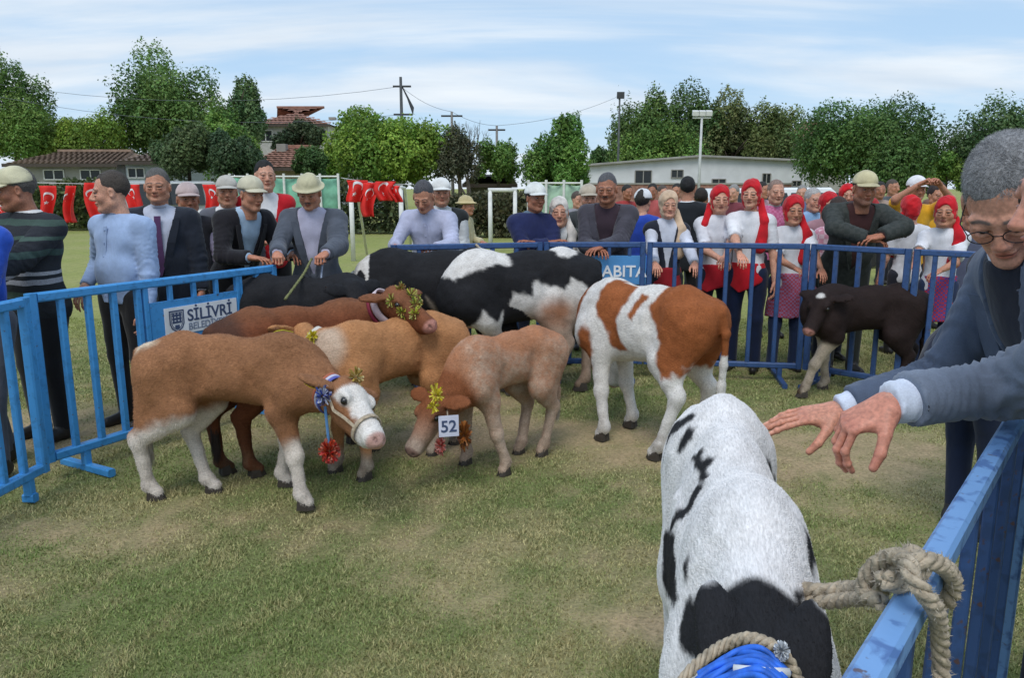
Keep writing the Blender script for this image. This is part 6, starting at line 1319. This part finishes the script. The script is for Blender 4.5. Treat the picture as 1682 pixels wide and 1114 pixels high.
    global Q33; Q33 = person('man at the right edge in a lighter grey suit, one hand hanging with bent fingers', p33, f33, 1.76, lean=.36, top='jacket', topc=hexc(120, 130, 148), shirtc=hexc(216, 224, 242), legc=hexc(92, 98, 110), hair=(.025, .02, .018), skin=hexc(204, 146, 126), chin_shade_layer=hexc(40, 44, 58),
        arms=((-.20, .34, 1.0), tuple(loc(wr, p33, f33))), elbow=((-1, .6, 0), (-.45, -.6, -.12)), h=.0085, hh=.0035, cuffs=True, hands=('relax', 'droop'), wristdir=(None, (fd, (0.0, .2, 1.))), headpitch=.15, headyaw=.25, build=1.05)
people()


make_cattle()
# ------------------------------------------------------------------ halters, ribbons, ropes
def wl(cd, w_): return rotz(-cd['yaw']) @ (np.array(w_, float) - cd['O'])
def frays(mb_pts, rr, n, seed, colr=(.42, .37, .30)):
    """short loose fibres standing off a rope, vertices only"""
    rs = np.random.RandomState(seed); pts = np.array(smooth_path(mb_pts, 10)); i = rs.randint(0, len(pts) - 1, n); t = rs.rand(n)[:, None]; p = pts[i] * (1 - t) + pts[i + 1] * t
    d = rs.normal(size=(n, 3)); d /= np.linalg.norm(d, axis=1)[:, None]; p0 = p + d * rr * .8; p1 = p0 + (d + rs.normal(size=(n, 3)) * .6) * rr * rs.uniform(.15, .55, n)[:, None]; s_ = np.cross(d, rs.normal(size=(n, 3))) * .0005
    V = np.stack([p0 - s_, p0 + s_, p1], 1).reshape(-1, 3); C = np.repeat(np.array(colr) * rs.uniform(.6, 1.3, n)[:, None], 3, 0); return V, np.arange(3 * n).reshape(-1, 3), C
def ribbons():
    YEL = [hexc(226, 208, 40), hexc(206, 190, 30), hexc(236, 222, 90)]; RED_ = [hexc(206, 50, 40), hexc(224, 84, 50), hexc(170, 34, 34)]; BLU = [hexc(70, 96, 190), hexc(150, 160, 210), hexc(200, 204, 220), hexc(60, 60, 120)]; GRY = [hexc(196, 200, 70), hexc(120, 140, 50), hexc(220, 214, 120), hexc(150, 110, 60)]
    c = COWS['c1']; r = c['root']; S = c['S']; H = c['H']; hx = c['HF'][:, 0]; up = c['HF'][:, 2]; hs = c['hs'] * S
    strap = plain('halter_webbing', hexc(176, 160, 138), .9, var=.3, scale=60)
    ring_band(r, 'muzzle_strap', H(.235, 0, -.062), hx, .066 * hs, .073 * hs, .020, .005, strap, up)
    mb = MB(); 
    for s_ in (1, -1): loftstrip(mb, [H(.235, s_ * .068, -.06), H(.17, s_ * .083, -.06), H(.09, s_ * .097, -.07), H(.0, s_ * .095, -.04), H(-.05, s_ * .07, .0)], .014, .004, side=tuple(up), nrm=tuple(c['HF'][:, 1] * s_))
    mb.build('cheek_strap', strap, r)
    nk = c['na'] * .62 + c['mid'] * .38; ax = c['na'] - c['mid']
    for k, (col_, nm) in enumerate(((hexc(86, 92, 168), 'collar'), (hexc(190, 190, 210), 'collar_trim'), (hexc(170, 96, 70), 'collar_trim'))): ring_band(r, nm, nk + ax / np.linalg.norm(ax) * (.018 - .018 * k), ax, .088 * S, .106 * S, .016, .007, plain('collar_' + str(k), col_, .7), wob=.004)
    pompom(r, 'collar_tassel', wl(c, P(530, 650, 3.50)), .045, BLU, 160, 3)
    pompom(r, 'poll_ribbon', H(.0, .0, .075), .045, [hexc(200, 176, 90), hexc(176, 140, 70), hexc(222, 206, 150)], 120, 4)
    ear_tag(c, 1, hexc(214, 176, 44), 1.1)
    a = wl(c, P(534, 668, 3.52)); b_ = wl(c, P(541, 735, 3.50)); MB().tube([tuple(a), tuple((a + b_) / 2), tuple(b_)], .007, 6, col=hexc(90, 140, 190)).build('pendant_cord', plain('cord_blue', hexc(84, 130, 180), .8), r)
    pompom(r, 'red_pompom', b_ + np.array([0, 0, -.02]), .055, RED_ + [hexc(206, 120, 100)], 300, 5, 1.25)
    c = COWS['c2']; r = c['root']; S = c['S']; H = c['H']; ear_tag(c, 0, hexc(214, 210, 40), 1.2); ear_tag(c, 1, hexc(214, 210, 40), 1.2)
    nk = c['na'] * .5 + c['mid'] * .5; ax = c['na'] - c['mid']; ring_band(r, 'collar', nk, ax, .092 * S, .118 * S, .035, .007, plain('collar_white', hexc(206, 200, 190), .8), wob=.006)
    pompom(r, 'red_ribbon', wl(c, P(527, 580, 4.12)), .06, [hexc(180, 40, 60), hexc(150, 40, 70), hexc(206, 190, 200), hexc(206, 90, 100)], 170, 6, 1.4)
    pompom(r, 'yellow_ribbon', wl(c, P(513, 553, 4.10)), .035, YEL, 110, 7)
    c = COWS['c3']; r = c['root']; S = c['S']; H = c['H']; nk = c['na'] * .6 + c['mid'] * .4; ax = c['na'] - c['mid']; ring_band(r, 'collar', nk, ax, .090 * S, .112 * S, .022, .006, plain('collar_brown', hexc(120, 76, 50), .8))
    pompom(r, 'yellow_ribbon', wl(c, P(716, 650, 3.86)), .048, YEL, 90, 8, 1.5, .35); pompom(r, 'yellow_ribbon', wl(c, P(712, 668, 3.85)), .040, YEL, 70, 48, 1.2, .35)
    ctr = wl(c, P(737, 700, 3.86)); n_ = rotz(-c['yaw']) @ np.array([0.25, -1, .1]); n_ /= np.linalg.norm(n_); FR = frame(n_); mb = MB(); w_, h_ = .052, .055
    V = [ctr + FR @ np.array([t, y, z]) for t in (0, .003) for y, z in ((-w_, -h_), (w_, -h_), (w_, h_), (-w_, h_))]; mb.add(V, [(3, 2, 1, 0), (4, 5, 6, 7), (0, 1, 5, 4), (1, 2, 6, 5), (2, 3, 7, 6), (3, 0, 4, 7)]); cd_ = mb.build('number_card', plain('card', hexc(206, 208, 226), .6), r)
    t_ = text_mesh('card_number', '52', .085, plain('print_blue', hexc(64, 78, 110), .7), cd_, (0, 0, 0), (0, 0, 0), .0008)
    Mx = Matrix(((-FR[0, 1] * -1, FR[0, 2], FR[0, 0], 0), (-FR[1, 1] * -1, FR[1, 2], FR[1, 0], 0), (-FR[2, 1] * -1, FR[2, 2], FR[2, 0], 0), (0, 0, 0, 1))); t_.matrix_local = Matrix.Translation(Vector(ctr + FR @ np.array([.0045, -.043, -.03]))) @ Mx
    a = wl(c, P(735, 684, 3.88)); MB().tube([tuple(nk), tuple((a + nk) / 2 - np.array([0, 0, .01])), tuple(a)], .004, 5).build('card_cord', strap, r)
    pompom(r, 'red_tassel', wl(c, P(723, 733, 3.85)), .035, [hexc(190, 90, 80), hexc(150, 50, 50), hexc(206, 140, 130)], 160, 9, 1.7)
    pompom(r, 'orange_tassel', wl(c, P(762, 716, 3.92)), .045, [hexc(190, 120, 50), hexc(150, 84, 34), hexc(120, 70, 40)], 200, 10, 2.0)
    c = COWS['c4']; r = c['root']; S = c['S']; H = c['H']; nk = c['na'] * .72 + c['mid'] * .28; ax = c['na'] - c['mid']; ring_band(r, 'collar', nk, ax, .098 * S, .122 * S, .045, .008, plain('collar_pale', hexc(196, 180, 186), .8), wob=.004)
    ring_band(r, 'collar_trim', nk - ax / np.linalg.norm(ax) * .045, ax, .100 * S, .124 * S, .022, .008, plain('collar_crimson', hexc(130, 40, 60), .8), wob=.004); ear_tag(c, 0, hexc(206, 204, 50), 1.2)
    for k, (x, z, y) in enumerate(((.02, .05, 0), (.10, .045, .02), (.18, .02, -.01), (.14, -.04, -.07), (.06, .0, -.09), (.22, -.02, -.04), (.10, .0, .08))): pompom(r, 'garland_tuft', H(x, y, z), .040, GRY, 90, 20 + k)
    c = COWS['cF']; r = c['root']; S = c['S']
    # near calf: halter of beige rope wrapped in blue cord with a white knot
    c = COWS['cE']; r = c['root']; S = c['S']; O = c['O']
    lw = lambda px, py, z: wl(c, G(px, py, z)) / np.array([1, .67, 1])
    arc = [lw(*q) for q in ((1100, 1150, .90), (1126, 1112, .950), (1150, 1088, .962), (1188, 1062, .977), (1232, 1050, 1.005), (1276, 1066, 1.005), (1300, 1092, .992), (1318, 1130, .96))]; mb = MB(); rope_mesh(mb, arc, .0095, pitch=.045); mb.build('halter_rope', M_ROPE, r, smooth=True)
    mb = MB()
    for k in range(9): mb.tube(smooth_path([lw(px + 3 * math.sin(k * 2.3 + j), py + 13 + 5.5 * k + 3 * math.sin(k * 1.7 + j * 1.9), z + .003 * math.sin(k * 3.1 + j)) for j, (px, py, z) in enumerate(((1146, 1096, .970), (1176, 1074, .984), (1212, 1058, .998), (1252, 1056, 1.012), (1296, 1088, .998)))], 6), .0044, 6)
    mb.build('blue_cord', plain('cord_bright_blue', hexc(44, 104, 206), .6, var=.4, scale=40), r, smooth=True)
    pompom(r, 'white_knot', lw(1284, 1070, 1.015), .016, [hexc(220, 224, 228), hexc(190, 196, 204)], 200, 12, .8, .8)
    MB().tube([tuple(lw(1205, 1100, 1.0)), tuple(lw(1250, 1104, 1.01)), tuple(lw(1296, 1106, 1.0))], .006, 8).build('pale_cord', M_WHITE, r, smooth=True)
ribbons()
def ropes():
    # thick rope from the near calf to the rail, tied with an overhand knot
    a, b_, zt = NB; zz = zt + .02; g = lambda px, py, z: tuple(G(px, py, z))
    M_R = M_ROPE; mb = MB(); fr = []
    paths = [([g(1300, 965, .96), g(1345, 972, .975), g(1395, 968, 1.00), g(1432, 966, 1.05), g(1462, 948, 1.115), g(1480, 918, 1.145), g(1500, 912, 1.15), g(1512, 935, 1.145), g(1482, 958, 1.13), g(1450, 952, 1.14)], .0125),
             ([g(1300, 985, .94), g(1350, 990, .965), g(1400, 985, 1.00), g(1440, 978, 1.06), g(1466, 938, 1.13), g(1505, 922, 1.16), g(1545, 928, 1.145), g(1566, 955, 1.10), g(1556, 988, 1.06), g(1530, 985, 1.045)], .0115),
             ([g(1448, 990, 1.10), g(1420, 975, 1.09), g(1428, 940, 1.12), g(1462, 915, 1.155), g(1490, 925, 1.17), g(1498, 950, 1.165), g(1518, 975, 1.15), g(1538, 1005, 1.12), g(1544, 1045, 1.07), g(1546, 1095, 1.02), g(1548, 1160, .97)], .0105)]
    for p, r_ in paths: rope_mesh(mb, p, r_, pitch=.055)
    o = mb.build('thick_rope', M_R, smooth=True); tag(o, 'thick frayed beige rope knotted round the near rail, leading to the calf', 'rope')
    VV, FF, CC = [], [], []; n = 0
    for k, (p, r_) in enumerate(paths): v, f, c = frays(p, r_, 3200, k); VV.append(v); FF.append(f + n); CC.append(c); n += len(v)
    tag(mesh('loose_fibre', np.concatenate(VV), np.concatenate(FF), M_FUR, o, smooth=False, col=np.concatenate(CC)), kind='stuff')
    def thin(label, pts, r_=.007, colr=None): mb = MB(); rope_mesh(mb, pts, r_, pitch=.04, n=5); tag(mb.build('lead_rope', colr or M_R, smooth=True), label, 'rope')
    hb = [tuple(P(512, 425, 5.7)), tuple(P(500, 448, 5.5)), tuple(P(486, 468, 5.3)), tuple(P(468, 492, 5.15))]
    thin('slack rope running down from the hands of the man in the grey blazer', hb, .011, plain('rope_olive', hexc(120, 122, 80), .9))
    thin('pale strap hanging from the hands of the man in the grey blazer', [tuple(P(531, 428, 5.7)), tuple(P(528, 452, 5.6)), tuple(P(526, 486, 5.5))], .008, plain('strap_pale', hexc(150, 160, 180), .8))
    thin('rope lying over the white back of the piebald cow', [tuple(P(782, 402, 6.35)), tuple(P(805, 424, 6.1)), tuple(P(828, 440, 5.88)), tuple(P(850, 452, 5.8))], .012)
ropes()
